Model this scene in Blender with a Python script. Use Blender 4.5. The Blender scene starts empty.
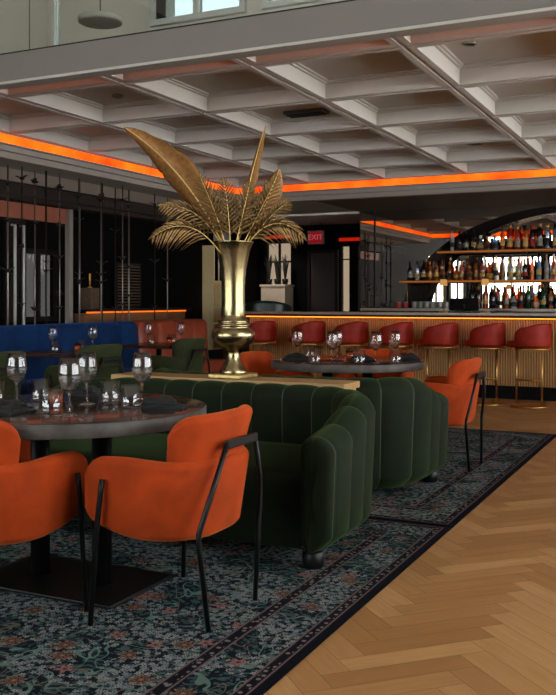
import bpy, math, random
from mathutils import Vector, Matrix
random.seed(7)
PI = math.pi
C = bpy.context.scene.collection
SC = bpy.context.scene

# ------------------------------------------------------------------ materials
def lin(r, g, b):
    f = lambda v: (v/255/12.92) if v <= 10 else ((v/255+.055)/1.055)**2.4
    return (f(r), f(g), f(b), 1)

KA = .72
def alb(r, g, b): return tuple(v*KA for v in lin(r, g, b)[:3])+(1,)

class NT:
    """small helper to write node graphs as expressions"""
    def __init__(s, name):
        s.m = bpy.data.materials.new(name); s.m.use_nodes = True
        s.t = s.m.node_tree; s.t.nodes.clear()
        s.out = s.t.nodes.new('ShaderNodeOutputMaterial')
    def n(s, typ, **kw):
        nd = s.t.nodes.new(typ)
        for k, v in kw.items(): setattr(nd, k, v)
        return nd
    def put(s, sock, v):
        if v is None: return
        if isinstance(v, bpy.types.NodeSocket): s.t.links.new(v, sock)
        else: sock.default_value = v
    def M(s, op, a, b=None, c=None):
        nd = s.n('ShaderNodeMath', operation=op)
        s.put(nd.inputs[0], a); s.put(nd.inputs[1], b); s.put(nd.inputs[2], c)
        return nd.outputs[0]
    def V(s, op, a, b=None):
        nd = s.n('ShaderNodeVectorMath', operation=op)
        s.put(nd.inputs[0], a)
        if b is not None: s.put(nd.inputs[3 if op == 'SCALE' else 1], b)
        return nd.outputs[1] if op in ('LENGTH', 'DISTANCE') else nd.outputs[0]
    def mix(s, f, a, b, blend='MIX'):
        nd = s.n('ShaderNodeMix', data_type='RGBA', blend_type=blend)
        s.put(nd.inputs[0], f); s.put(nd.inputs[6], a); s.put(nd.inputs[7], b)
        return nd.outputs[2]
    def coord(s, k='Object'): return s.n('ShaderNodeTexCoord').outputs[k]
    def xyz(s, v):
        nd = s.n('ShaderNodeSeparateXYZ'); s.put(nd.inputs[0], v); return nd.outputs
    def vec(s, x, y, z=0.0):
        nd = s.n('ShaderNodeCombineXYZ')
        for i, q in enumerate((x, y, z)): s.put(nd.inputs[i], q)
        return nd.outputs[0]
    def noise(s, v, scale, detail=2.0, dist=0.0):
        nd = s.n('ShaderNodeTexNoise'); s.put(nd.inputs['Vector'], v)
        nd.inputs['Scale'].default_value = scale; nd.inputs['Detail'].default_value = detail
        nd.inputs['Distortion'].default_value = dist
        return nd.outputs
    def voro(s, v, scale, feature='F1', dims='2D'):
        nd = s.n('ShaderNodeTexVoronoi', feature=feature, voronoi_dimensions=dims)
        s.put(nd.inputs['Vector'], v); nd.inputs['Scale'].default_value = scale
        return nd.outputs
    def ramp(s, f, stops):
        nd = s.n('ShaderNodeValToRGB'); s.put(nd.inputs[0], f)
        e = nd.color_ramp.elements
        while len(e) < len(stops): e.new(.5)
        for i, (p, c) in enumerate(stops): e[i].position = p; e[i].color = c
        return nd.outputs[0]
    def princ(s, col, rough=.5, metal=0.0, sheen=0.0, tint=None, trans=0.0, ior=1.45, coat=0.0, spec=.5, bump=None, bstr=.2, bdist=.01):
        p = s.n('ShaderNodeBsdfPrincipled')
        s.put(p.inputs['Base Color'], col); s.put(p.inputs['Roughness'], rough)
        p.inputs['Metallic'].default_value = metal; p.inputs['Sheen Weight'].default_value = sheen
        if tint: p.inputs['Sheen Tint'].default_value = tint
        p.inputs['Sheen Roughness'].default_value = .45
        p.inputs['Transmission Weight'].default_value = trans; p.inputs['IOR'].default_value = ior
        p.inputs['Coat Weight'].default_value = coat; p.inputs['Specular IOR Level'].default_value = spec
        if bump is not None:
            b = s.n('ShaderNodeBump'); b.inputs['Strength'].default_value = bstr; b.inputs['Distance'].default_value = bdist
            s.put(b.inputs['Height'], bump); s.t.links.new(b.outputs[0], p.inputs['Normal'])
        return p.outputs[0]
    def done(s, sh):
        s.t.links.new(sh, s.out.inputs[0]); return s.m

def plain(name, rgb, rough=.5, var=.12, scale=12, **kw):
    """a solid colour with a little procedural mottling"""
    g = NT(name); c = lin(*rgb) if kw.get('metal', 0) > .3 else alb(*rgb)
    f = g.noise(g.coord(), scale, 3)[0]
    a = tuple(v*(1-var) for v in c[:3])+(1,); b = tuple(min(1, v*(1+var)) for v in c[:3])+(1,)
    col = g.ramp(f, [(.3, a), (.7, b)])
    return g.done(g.princ(col, rough, **kw))

def velvet(name, rgb, sheen, tint, scale=5):
    g = NT(name); c = alb(*rgb); o = g.coord()
    f = g.noise(o, scale, 4, .6)[0]
    col = g.ramp(f, [(.3, tuple(v*.72 for v in c[:3])+(1,)), (.5, c), (.72, tuple(min(1, v*1.3) for v in c[:3])+(1,))])
    return g.done(g.princ(col, .8, sheen=sheen, tint=lin(*tint), spec=.15, bump=g.noise(o, 260, 2)[0], bstr=.12, bdist=.002))

def emit(name, rgb, strength, rgb2=None):
    g = NT(name); e = g.n('ShaderNodeEmission')
    if rgb2:
        f = g.noise(g.coord(), 2.2, 3)[0]
        g.put(e.inputs[0], g.ramp(f, [(.35, lin(*rgb)), (.68, lin(*rgb2))]))
    else: e.inputs[0].default_value = lin(*rgb)
    e.inputs[1].default_value = strength
    return g.done(e.outputs[0])

def pane(name, rgb, refl=.1, rough=0.0):
    """thin clear or tinted glass sheet"""
    g = NT(name); t = g.n('ShaderNodeBsdfTransparent'); t.inputs[0].default_value = lin(*rgb)
    gl = g.n('ShaderNodeBsdfGlossy'); gl.inputs['Roughness'].default_value = rough
    fr = g.n('ShaderNodeLayerWeight'); fr.inputs[0].default_value = .5
    f = g.M('MINIMUM', g.M('ADD', g.M('MULTIPLY', g.M('POWER', fr.outputs[1], 4.0), .7), refl), 1.0)
    mx = g.n('ShaderNodeMixShader'); g.put(mx.inputs[0], f)
    g.t.links.new(t.outputs[0], mx.inputs[1]); g.t.links.new(gl.outputs[0], mx.inputs[2])
    return g.done(mx.outputs[0])

def glassy(name, rgb, body=.35, rough=.06):
    """bottle glass: tinted see-through with a glossy coloured body"""
    g = NT(name); t = g.n('ShaderNodeBsdfTransparent'); t.inputs[0].default_value = lin(*rgb)
    f = g.noise(g.coord(), 9, 2)[0]; c = lin(*rgb)
    p = g.princ(g.ramp(f, [(.3, tuple(v*.6 for v in c[:3])+(1,)), (.7, c)]), rough, coat=.6)
    mx = g.n('ShaderNodeMixShader'); mx.inputs[0].default_value = body
    g.t.links.new(t.outputs[0], mx.inputs[1]); g.t.links.new(p, mx.inputs[2])
    return g.done(mx.outputs[0])

def wood(name, a, b, rough=.4, axis=0, scale=6):
    g = NT(name); x = g.xyz(g.coord())
    k = [4.0, 4.0, 4.0]; k[axis] = .35
    v = g.vec(g.M('MULTIPLY', x[0], k[0]), g.M('MULTIPLY', x[1], k[1]), g.M('MULTIPLY', x[2], k[2]))
    f = g.noise(v, scale, 5, 1.2)[0]
    return g.done(g.princ(g.ramp(f, [(.3, alb(*a)), (.7, alb(*b))]), rough))

def floor_wood():
    g = NT('oak_herringbone')
    at = g.n('ShaderNodeAttribute'); at.attribute_name = 'plank'
    uv = g.n('ShaderNodeUVMap').outputs[0]
    x = g.xyz(uv); r = g.xyz(at.outputs['Vector'])
    v = g.vec(g.M('ADD', g.M('MULTIPLY', x[0], 2.2), g.M('MULTIPLY', r[0], 37.0)), g.M('MULTIPLY', x[1], 26.0), g.M('MULTIPLY', r[0], 11.0))
    f = g.noise(v, 1.6, 5, .8)[0]
    base = g.ramp(r[0], [(0, alb(158, 110, 64)), (.5, alb(176, 127, 77)), (1, alb(198, 150, 98))])
    col = g.mix(g.M('MULTIPLY', f, .55), base, alb(140, 92, 50))
    ro = g.M('ADD', .36, g.M('MULTIPLY', f, .16))
    return g.done(g.princ(col, ro, spec=.45))

def rug_mat(W, L):
    g = NT('floral_carpet'); P = g.coord(); x = g.xyz(P)
    e = g.M('MINIMUM', g.M('MINIMUM', g.M('MULTIPLY', x[0], -1.0), g.M('ADD', x[0], W)),
            g.M('MINIMUM', x[1], g.M('SUBTRACT', L, x[1])))
    nz = g.noise(P, 5, 2)[1]
    wp = g.V('ADD', P, g.V('SCALE', g.V('SUBTRACT', nz, (.5, .5, .5)), .16))
    navy = lin(21, 23, 33)
    col = g.mix(g.noise(P, 60, 2)[0], navy, lin(31, 36, 45))
    # leafy scrolls
    lv = g.voro(g.V('MULTIPLY', wp, (1.0, 2.0, 1.0)), 17)
    leaf = g.M('LESS_THAN', g.M('ADD', lv[0], g.M('MULTIPLY', g.noise(P, 34, 2)[0], .35)), .46)
    lcol = g.mix(g.noise(P, 14, 2)[0], lin(48, 68, 70), lin(96, 122, 118))
    col = g.mix(g.M('MULTIPLY', leaf, .9), col, lcol)
    lv2 = g.voro(g.V('MULTIPLY', g.V('ADD', wp, (3.1, 1.7, 0)), (2.2, 1.0, 1.0)), 25)
    leaf2 = g.M('LESS_THAN', g.M('ADD', lv2[0], g.M('MULTIPLY', g.noise(P, 40, 2)[0], .3)), .36)
    col = g.mix(leaf2, col, lin(66, 96, 96))
    vine = g.M('LESS_THAN', g.M('ABSOLUTE', g.M('SUBTRACT', g.noise(P, 4.2, 1, 1.6)[0], .5)), .014)
    col = g.mix(vine, col, lin(110, 142, 132))
    vine2 = g.M('LESS_THAN', g.M('ABSOLUTE', g.M('SUBTRACT', g.noise(g.V('ADD', P, (9, 4, 2)), 5.5, 1, 1.2)[0], .52)), .009)
    col = g.mix(vine2, col, lin(122, 112, 100))
    def rosette(scale, petals, off):
        q = g.V('ADD', P, off)
        v = g.voro(q, scale)
        d = g.xyz(g.V('SUBTRACT', q, v[2]))
        ang = g.M('ARCTAN2', d[1], d[0])
        rad = g.M('SQRT', g.M('ADD', g.M('POWER', d[0], 2.0), g.M('POWER', d[1], 2.0)))
        pet = g.M('ADD', .72, g.M('MULTIPLY', g.M('COSINE', g.M('MULTIPLY', ang, petals)), .28))
        return rad, pet, g.xyz(v[1])[0]
    # clusters of little pale blossoms
    for off, thr in (((0, 0, 0), .49), ((5.3, 2.2, 0), .53)):
        rad, pet, rnd = rosette(33, 5.0, off)
        cl = g.M('GREATER_THAN', g.noise(g.V('ADD', P, off), 3.6, 1)[0], thr)
        f = g.M('MULTIPLY', g.M('LESS_THAN', rad, g.M('MULTIPLY', pet, .0128)), cl)
        col = g.mix(f, col, g.mix(rnd, lin(126, 134, 142), lin(176, 178, 176)))
        f = g.M('MULTIPLY', g.M('LESS_THAN', rad, .003), cl)
        col = g.mix(f, col, lin(70, 76, 84))
    # larger rust rosettes
    rad, pet, rnd = rosette(5.2, 9.0, (1.3, .4, 0))
    on = g.M('GREATER_THAN', rnd, .56)
    for rr, cc in ((.050, (36, 40, 46)), (.044, (164, 134, 110)), (.036, (116, 78, 68)), (.022, (82, 50, 50)), (.012, (166, 128, 96))):
        f = g.M('MULTIPLY', g.M('LESS_THAN', rad, g.M('MULTIPLY', pet, rr)), on)
        col = g.mix(f, col, lin(*cc))
    rad, pet, rnd = rosette(6.1, 5.0, (7.7, 3.1, 0))
    on = g.M('GREATER_THAN', rnd, .72)
    for rr, cc in ((.040, (126, 84, 82)), (.030, (166, 122, 116)), (.012, (100, 52, 54))):
        f = g.M('MULTIPLY', g.M('LESS_THAN', rad, g.M('MULTIPLY', pet, rr)), on)
        col = g.mix(f, col, lin(*cc))
    # border bands measured from the edge
    def band(lo, hi): return g.M('MULTIPLY', g.M('GREATER_THAN', e, lo), g.M('LESS_THAN', e, hi))
    col = g.mix(band(-1, .034), col, lin(20, 21, 29))
    for lo, hi in ((.040, .076), (.278, .318)):
        col = g.mix(band(lo, hi), col, lin(25, 26, 34))
        v = g.voro(P, 30)
        col = g.mix(g.M('MULTIPLY', band(lo+.006, hi-.006), g.M('LESS_THAN', v[0], .25)), col, lin(142, 132, 128))
    for lo in (.034, .076, .270, .318):
        col = g.mix(band(lo, lo+.008), col, lin(128, 104, 106))
    col = g.mix(1.0, col, (.41, .40, .39, 1), 'MULTIPLY')
    return g.done(g.princ(col, .95, spec=.05, bump=g.noise(P, 300, 2)[0], bstr=.3, bdist=.003))

M = {}
M['ceiling'] = plain('ceiling_paint', (214, 206, 196), .7, .03, 3)
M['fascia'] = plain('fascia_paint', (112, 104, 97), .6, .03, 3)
M['fascia_lit_bead'] = plain('fascia_lit_edge', (176, 170, 160), .5, .02, 3)  # paler colour stands in for the lit lower edge of the fascia
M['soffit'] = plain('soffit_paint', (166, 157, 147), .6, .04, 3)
M['dark_ceiling'] = plain('dark_ceiling_paint', (58, 49, 44), .7, .06, 3, spec=.1)
M['low_ceiling'] = plain('low_ceiling_paint', (236, 222, 210), .7, .05, 3)
M['dark_wall'] = plain('dark_wall_paint', (9, 7, 7), .75, .15, 4, spec=.08)
M['black_panel'] = plain('black_lacquer', (9, 8, 8), .25, .1, 4, spec=.2)
M['facade'] = plain('facade_paint', (52, 46, 43), .7, .06, 3, spec=.1)
M['upper_wall'] = plain('upper_wall_paint', (212, 203, 190), .6, .03, 3)
M['white_frame'] = plain('white_frame_paint', (200, 198, 192), .5, .03, 5)
M['dark_frame'] = plain('dark_bronze_frame', (24, 20, 18), .5, .1, 5, spec=.2)
M['pale_column'] = plain('pale_column_paint', (150, 140, 132), .6, .04, 4)
M['terracotta'] = plain('terracotta_leather', (146, 62, 38), .45, .12, 8)
M['terracotta_panel'] = plain('terracotta_panel', (168, 98, 74), .5, .12, 8)
M['floor'] = floor_wood()
M['joint'] = plain('floor_joint', (100, 68, 42), .6, .1, 5)
M['orange_velvet'] = velvet('orange_velvet', (168, 58, 13), .22, (255, 165, 95))
M['green_velvet'] = velvet('green_velvet', (18, 27, 12), .14, (130, 165, 95), 3.5)
M['olive_velvet'] = velvet('olive_velvet', (50, 55, 31), .2, (160, 180, 120), 4)
M['blue_velvet'] = velvet('blue_velvet', (14, 48, 92), .2, (70, 120, 200), 4)
M['seam'] = plain('piping_green', (54, 68, 42), .7, .1, 20)
M['black_metal'] = plain('black_powder_coat', (9, 9, 9), .42, .1, 30, spec=.25)
M['table_top'] = plain('dark_polished_top', (50, 40, 36), .15, .22, 7, coat=.3)
M['table_edge'] = plain('brushed_grey_edge', (80, 73, 68), .5, .3, 16, spec=.3)
M['gold'] = plain('aged_brass', (150, 135, 100), .27, .22, 9, metal=1.0)
M['gold_rough'] = plain('cast_brass', (186, 160, 104), .4, .25, 40, metal=1.0)
M['gold_leaf'] = plain('gold_painted_leaf', (104, 78, 44), .38, .3, 30, metal=.75)
M['gold_feather'] = plain('gold_feather', (112, 74, 32), .42, .32, 40, metal=.5)
M['gold_shaft'] = plain('feather_shaft', (196, 164, 96), .4, .1, 40, metal=.4)
M['console'] = wood('light_oak_console', (158, 118, 72), (192, 152, 100), .4, 0)
M['brass'] = plain('satin_brass', (190, 146, 84), .3, .1, 20, metal=1.0)
M['red_leather'] = plain('red_leather', (148, 33, 17), .5, .16, 14, spec=.18)
M['slat'] = wood('brass_toned_slat', (164, 112, 48), (190, 138, 66), .4, 2)
M['slat_gap'] = plain('slat_backing', (92, 54, 20), .5, .1, 9)
M['stone'] = plain('grey_stone_counter', (156, 136, 118), .25, .1, 14)
M['kick'] = plain('black_kick_board', (12, 11, 12), .6, .1, 9, spec=.1)
M['shelf'] = wood('amber_shelf', (120, 84, 50), (150, 108, 64), .4, 0)
M['napkin'] = plain('black_linen', (11, 11, 12), .9, .2, 60)
M['screen'] = plain('black_screen', (12, 12, 14), .12, .1, 9)
M['arch'] = plain('dark_glossy_arch', (34, 30, 29), .16, .15, 3, coat=.4)
M['cream'] = plain('cream_paint', (240, 214, 160), .5, .05, 5)
M['plinth'] = plain('beige_plinth', (236, 212, 184), .6, .06, 5)
M['rattan'] = plain('brown_rattan', (84, 64, 44), .7, .25, 30)
M['plant'] = plain('dark_leaf', (36, 34, 24), .5, .2, 12)
M['dark_green'] = plain('dark_green_leather', (22, 44, 38), .35, .2, 8)
M['led'] = emit('orange_led', (255, 66, 12), 3.0, (255, 112, 22))
M['led_bar'] = emit('amber_led', (255, 128, 34), 9.0)
M['led_reflection'] = emit('hall_led_reflection', (230, 40, 16), .9)
M['led_shelf'] = emit('shelf_led', (255, 150, 60), .5)
M['lamp_glow'] = emit('lamp_glow', (255, 190, 110), .9)
M['exit_red'] = emit('exit_red', (206, 28, 40), .55)
M['exit_letter'] = emit('exit_letter', (255, 150, 150), .5)
M['exit_box'] = plain('exit_housing', (150, 140, 138), .5, .04, 9)
M['vent'] = plain('vent_grey', (96, 90, 84), .5, .06, 9)
M['pendant'] = plain('pendant_grey', (176, 168, 158), .6, .06, 6)
M['pane'] = pane('clear_pane', (246, 250, 248), .04)
M['balustrade'] = pane('balustrade_glass', (244, 248, 246), .08)
M['glass_edge'] = plain('glass_edge', (206, 222, 218), .2, .05, 9)
M['upper_pane'] = pane('grey_blind_pane', (92, 100, 100), .02)
M['tint_pane'] = pane('smoked_pane', (20, 19.5, 18.5), .015)
M['tint_pane_warm'] = pane('warm_blind_pane', (50, 43, 34), .02)
def mirror_mat():
    g = NT('antique_mirror'); gl = g.n('ShaderNodeBsdfGlossy'); gl.inputs['Roughness'].default_value = .0
    f = g.noise(g.coord(), 1.4, 3)[0]
    g.put(gl.inputs[0], g.ramp(f, [(.3, lin(196, 184, 170)), (.7, lin(206, 196, 184))]))
    return g.done(gl.outputs[0])
M['mirror'] = mirror_mat()
def real_glass(name, rgb=(255, 255, 255), clear=.2):
    g = NT(name); p = g.princ(lin(*rgb), .0, trans=1.0, ior=1.45, coat=1.0)
    t = g.n('ShaderNodeBsdfTransparent'); t.inputs[0].default_value = lin(*rgb)
    mx = g.n('ShaderNodeMixShader'); mx.inputs[0].default_value = clear
    g.t.links.new(p, mx.inputs[1]); g.t.links.new(t.outputs[0], mx.inputs[2])
    return g.done(mx.outputs[0])
M['glass'] = real_glass('clear_drinking_glass')
M['tumbler_glass'] = pane('tumbler_glass', (250, 251, 250), .10, .03)
M['amber_glass'] = real_glass('amber_glass', (252, 212, 160), .55)
M['wax'] = plain('candle_wax', (255, 178, 96), .6, .05, 20)
BOT = {'amber': glassy('amber_bottle', (196, 112, 48), .42), 'dark': glassy('near_black_bottle', (26, 22, 20), .8),
       'clear': glassy('clear_bottle', (214, 214, 206), .42), 'green': glassy('green_bottle', (34, 92, 48), .55),
       'red': glassy('red_bottle', (176, 50, 26), .55), 'pink': glassy('pink_bottle', (206, 128, 104), .45),
       'lime': glassy('lime_bottle', (150, 190, 50), .6), 'silver': plain('silver_bottle', (150, 158, 170), .25, .2, 20, metal=.8),
       'blue': glassy('pale_blue_bottle', (120, 150, 176), .45)}
CAP = {'gold': M['brass'], 'black': M['black_metal'], 'red': plain('red_cap', (150, 30, 26), .4), 'white': plain('white_cap', (214, 210, 200), .5)}
LAB = {'white': plain('paper_label', (150, 140, 122), .7, .2, 60), 'black': plain('dark_label', (30, 28, 28), .6, .2, 60),
       'yellow': plain('ochre_label', (190, 150, 80), .7, .2, 60), 'red': plain('red_label', (150, 40, 34), .7, .2, 60)}

# ------------------------------------------------------------------ mesh builder
class MB:
    def __init__(s): s.v = []; s.f = []; s.sm = []
    def add(s, vs, fs, smooth=False, mat=None):
        o = len(s.v)
        for p in vs: s.v.append(tuple(mat @ Vector(p)) if mat else tuple(p))
        for f in fs: s.f.append(tuple(i+o for i in f)); s.sm.append(smooth)
        return s
    def box(s, x0, x1, y0, y1, z0, z1, mat=None):
        vs = [(x0, y0, z0), (x1, y0, z0), (x1, y1, z0), (x0, y1, z0), (x0, y0, z1), (x1, y0, z1), (x1, y1, z1), (x0, y1, z1)]
        return s.add(vs, [(0, 3, 2, 1), (4, 5, 6, 7), (0, 1, 5, 4), (1, 2, 6, 5), (2, 3, 7, 6), (3, 0, 4, 7)], mat=mat)
    def lathe(s, prof, seg=24, c=(0, 0, 0), mat=None):
        vs = []; fs = []; ring = []
        for r, z in prof:
            if r < 1e-6: ring.append([len(vs)]); vs.append((c[0], c[1], c[2]+z))
            else:
                ring.append(list(range(len(vs), len(vs)+seg)))
                for k in range(seg):
                    a = 2*PI*k/seg; vs.append((c[0]+r*math.cos(a), c[1]+r*math.sin(a), c[2]+z))
        for A, B in zip(ring, ring[1:]):
            for k in range(seg):
                k2 = (k+1) % seg
                if len(A) == 1 and len(B) == 1: continue
                if len(A) == 1: fs.append((A[0], B[k2], B[k]))
                elif len(B) == 1: fs.append((A[k], A[k2], B[0]))
                else: fs.append((A[k], A[k2], B[k2], B[k]))
        return s.add(vs, fs, True, mat)
    def cyl(s, r, z0, z1, seg=24, c=(0, 0, 0), bev=.0, mat=None):
        b = min(bev, r*.5, (z1-z0)*.5)
        pr = [(0, z0), (r-b, z0), (r, z0+b), (r, z1-b), (r-b, z1), (0, z1)] if b > 0 else [(0, z0), (r, z0), (r, z1), (0, z1)]
        return s.lathe(pr, seg, c, mat)
    def tube(s, pts, r, seg=8, mat=None, cap=True):
        pts = [Vector(p) for p in pts]; n = len(pts)
        rs = r if isinstance(r, (list, tuple)) else [r]*n
        vs = []; fs = []; prev = None
        for i, p in enumerate(pts):
            d = (pts[min(i+1, n-1)]-pts[max(i-1, 0)]).normalized()
            if prev is None:
                up = Vector((0, 0, 1)) if abs(d.z) < .9 else Vector((1, 0, 0))
                u = d.cross(up).normalized()
            else: u = (prev-d*prev.dot(d)).normalized()
            prev = u; w = d.cross(u)
            for k in range(seg):
                a = 2*PI*k/seg; vs.append(tuple(p+(u*math.cos(a)+w*math.sin(a))*rs[i]))
        for i in range(n-1):
            for k in range(seg):
                k2 = (k+1) % seg
                fs.append((i*seg+k, i*seg+k2, (i+1)*seg+k2, (i+1)*seg+k))
        if cap: fs.append(tuple(range(seg))[::-1]); fs.append(tuple((n-1)*seg+k for k in range(seg)))
        return s.add(vs, fs, True, mat)
    def grid(s, rows, closed=False, caps=False, mat=None):
        """rows of equal length; closed joins the last column to the first"""
        m = len(rows[0]); vs = [p for r in rows for p in r]; fs = []
        for i in range(len(rows)-1):
            for k in range(m if closed else m-1):
                k2 = (k+1) % m
                fs.append((i*m+k, i*m+k2, (i+1)*m+k2, (i+1)*m+k))
        if caps: fs.append(tuple(range(m))[::-1]); fs.append(tuple((len(rows)-1)*m+k for k in range(m)))
        return s.add(vs, fs, True, mat)
    def build(s, name, mat, parent=None, loc=None, bevel=0, seg=2, solid=0, subd=0, auto=None):
        me = bpy.data.meshes.new(name); me.from_pydata(s.v, [], s.f); me.update()
        me.polygons.foreach_set('use_smooth', s.sm); me.materials.append(mat)
        o = bpy.data.objects.new(name, me); C.objects.link(o)
        if parent: o.parent = parent
        if loc: o.location = loc
        if solid:
            md = o.modifiers.new('solid', 'SOLIDIFY'); md.thickness = solid; md.offset = 0
        if bevel:
            md = o.modifiers.new('bevel', 'BEVEL'); md.width = bevel; md.segments = seg; md.limit_method = 'ANGLE'
        if subd:
            md = o.modifiers.new('sub', 'SUBSURF'); md.levels = subd; md.render_levels = subd
        return o

def tag(o, label=None, cat=None, group=None, kind=None):
    if label: o['label'] = label
    if cat: o['category'] = cat
    if group: o['group'] = group
    if kind: o['kind'] = kind
    return o
def thing(name, label, cat, loc=(0, 0, 0), rotz=0, group=None):
    o = bpy.data.objects.new(name, None); C.objects.link(o); o.empty_display_size = .1
    o.location = loc; o.rotation_euler = (0, 0, rotz)
    return tag(o, label, cat, group)
def struct(o): o['kind'] = 'structure'; return o
def dup(root, loc, rotz=None, label=None, group=None, scale=None):
    r = root.copy(); C.objects.link(r); r.location = loc
    if rotz is not None: r.rotation_euler = (0, 0, rotz)
    if label: r['label'] = label
    if group: r['group'] = group
    if scale: r.scale = scale
    for ch in list(root.children):
        c = ch.copy(); C.objects.link(c); c.parent = r
        for g in list(ch.children):
            d = g.copy(); C.objects.link(d); d.parent = c
    return r
ORD = ['first', 'second', 'third', 'fourth', 'fifth', 'sixth', 'seventh', 'eighth', 'ninth', 'tenth', 'eleventh', 'twelfth', 'thirteenth',
       'fourteenth', 'fifteenth', 'sixteenth', 'seventeenth', 'eighteenth', 'nineteenth', 'twentieth']
def nth(i):
    if i < 20: return ORD[i]
    t = {2: 'twenty', 3: 'thirty', 4: 'forty'}[(i+1)//10]
    return t+'-'+ORD[i % 10] if (i+1) % 10 else {2: 'twentieth', 3: 'thirtieth', 4: 'fortieth'}[(i+1)//10]
def sstep(a, b, x):
    t = max(0, min(1, (x-a)/(b-a))); return t*t*(3-2*t)

# ------------------------------------------------------------------ the setting
# herringbone floor: plank quads over a joint-coloured base
def make_floor():
    n = 5; w = .103; gap = .0010
    vs = []; fs = []; uvs = []; att = []
    cs = math.cos(PI/4); ox = -1.07
    X0, X1, Y0, Y1 = -7.6, 4.4, -5.0, 15.0
    R = int(32/w)
    def emitp(x, y, lx, ly, hor):
        cx, cy = (x+lx/2)*w, (y+ly/2)*w
        wx, wy = (cx-cy)*cs+ox, (cx+cy)*cs
        if not (X0-.4 < wx < X1+.4 and Y0-.4 < wy < Y1+.4): return
        r = random.random(); u0 = random.random()*5
        for (px, py), uv in zip(((x*w+gap, y*w+gap), ((x+lx)*w-gap, y*w+gap), ((x+lx)*w-gap, (y+ly)*w-gap), (x*w+gap, (y+ly)*w-gap)),
                                ((0, 0), (1, 0), (1, 1), (0, 1))):
            qx, qy = (px-py)*cs+ox, (px+py)*cs
            vs.append((min(max(qx, X0), X1), min(max(qy, Y0), Y1), 0))
            uvs.append((u0+(px if hor else py), (py if hor else px))); att.append(r)
        k = len(vs); fs.append((k-4, k-3, k-2, k-1))
    for i in range(-R, R):
        for j in range(-R, R):
            wx, wy = (i-j)*w*cs+ox, (i+j)*w*cs
            if not (X0-1 < wx < X1+1 and Y0-1 < wy < Y1+1): continue
            t = (i-j) % (2*n)
            if t == 0: emitp(i, j, n, 1, True)
            elif t == 2*n-1: emitp(i, j, 1, n, False)
    nb = len(vs)
    vs += [(X0-1, Y0-1, -.004), (X1+1, Y0-1, -.004), (X1+1, Y1+1, -.004), (X0-1, Y1+1, -.004),
           (X0-1, Y0-1, -.1), (X1+1, Y0-1, -.1), (X1+1, Y1+1, -.1), (X0-1, Y1+1, -.1)]
    bf = [(nb, nb+1, nb+2, nb+3), (nb+7, nb+6, nb+5, nb+4), (nb, nb+4, nb+5, nb+1), (nb+1, nb+5, nb+6, nb+2), (nb+2, nb+6, nb+7, nb+3), (nb+3, nb+7, nb+4, nb)]
    me = bpy.data.meshes.new('floor'); me.from_pydata(vs, [], fs+bf); me.update()
    me.materials.append(M['floor']); me.materials.append(M['joint'])
    for k in range(len(fs), len(fs)+6): me.polygons[k].material_index = 1
    a = me.attributes.new('plank', 'FLOAT_VECTOR', 'POINT')
    for k in range(len(att)): a.data[k].vector = (att[k], 0, 0)
    ul = me.uv_layers.new(name='UVMap')
    for lp in me.loops:
        if lp.vertex_index < len(uvs): ul.data[lp.index].uv = uvs[lp.vertex_index]
    o = bpy.data.objects.new('floor', me); C.objects.link(o); struct(o)
make_floor()

def wall(name, axis, at, th, u0, u1, z0, z1, holes, mat):
    """a wall in the plane axis=at, cut by rectangular holes (u0,u1,z0,z1)"""
    us = sorted({u0, u1, *[h[0] for h in holes], *[h[1] for h in holes]}); zs = sorted({z0, z1, *[h[2] for h in holes], *[h[3] for h in holes]})
    b = MB()
    for a, c in zip(us, us[1:]):
        for d, e in zip(zs, zs[1:]):
            mu, mz = (a+c)/2, (d+e)/2
            if any(h[0] < mu < h[1] and h[2] < mz < h[3] for h in holes): continue
            if axis == 'x': b.box(at, at+th, a, c, d, e)
            else: b.box(a, c, at, at+th, d, e)
    return struct(b.build(name, mat))
WN = [0]
def window(axis, at, u0, u1, z0, z1, nv, nh, fmat, pmat, fw=.05, th=.06, transoms=None):
    """frame with mullions plus one pane; set in the plane axis=at"""
    WN[0] += 1
    o = bpy.data.objects.new('window_%d' % WN[0], None); C.objects.link(o); struct(o); o.location = (at, u0, z0) if axis == 'x' else (u0, at, z0)
    b = MB(); W = u1-u0; Hh = z1-z0
    def bx(a, c, d, e):
        if axis == 'x': b.box(-th/2, th/2, a, c, d, e)
        else: b.box(a, c, -th/2, th/2, d, e)
    bx(0, fw, 0, Hh); bx(W-fw, W, 0, Hh); bx(fw, W-fw, 0, fw); bx(fw, W-fw, Hh-fw, Hh)
    for i in range(1, nv): x = W*i/nv; bx(x-fw/2, x+fw/2, fw, Hh-fw)
    for i in range(1, nh): z = Hh*i/nh; bx(fw, W-fw, z-fw/2, z+fw/2)
    for z in transoms or (): bx(fw, W-fw, z-fw/2, z+fw/2)
    b.build('frame', fmat, o)
    p = MB()
    if axis == 'x': p.add([(0, fw, fw), (0, W-fw, fw), (0, W-fw, Hh-fw), (0, fw, Hh-fw)], [(0, 1, 2, 3)])
    else: p.add([(fw, 0, fw), (W-fw, 0, fw), (W-fw, 0, Hh-fw), (fw, 0, Hh-fw)], [(0, 1, 2, 3)])
    p.build('pane', pmat, o)
    return o

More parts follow.
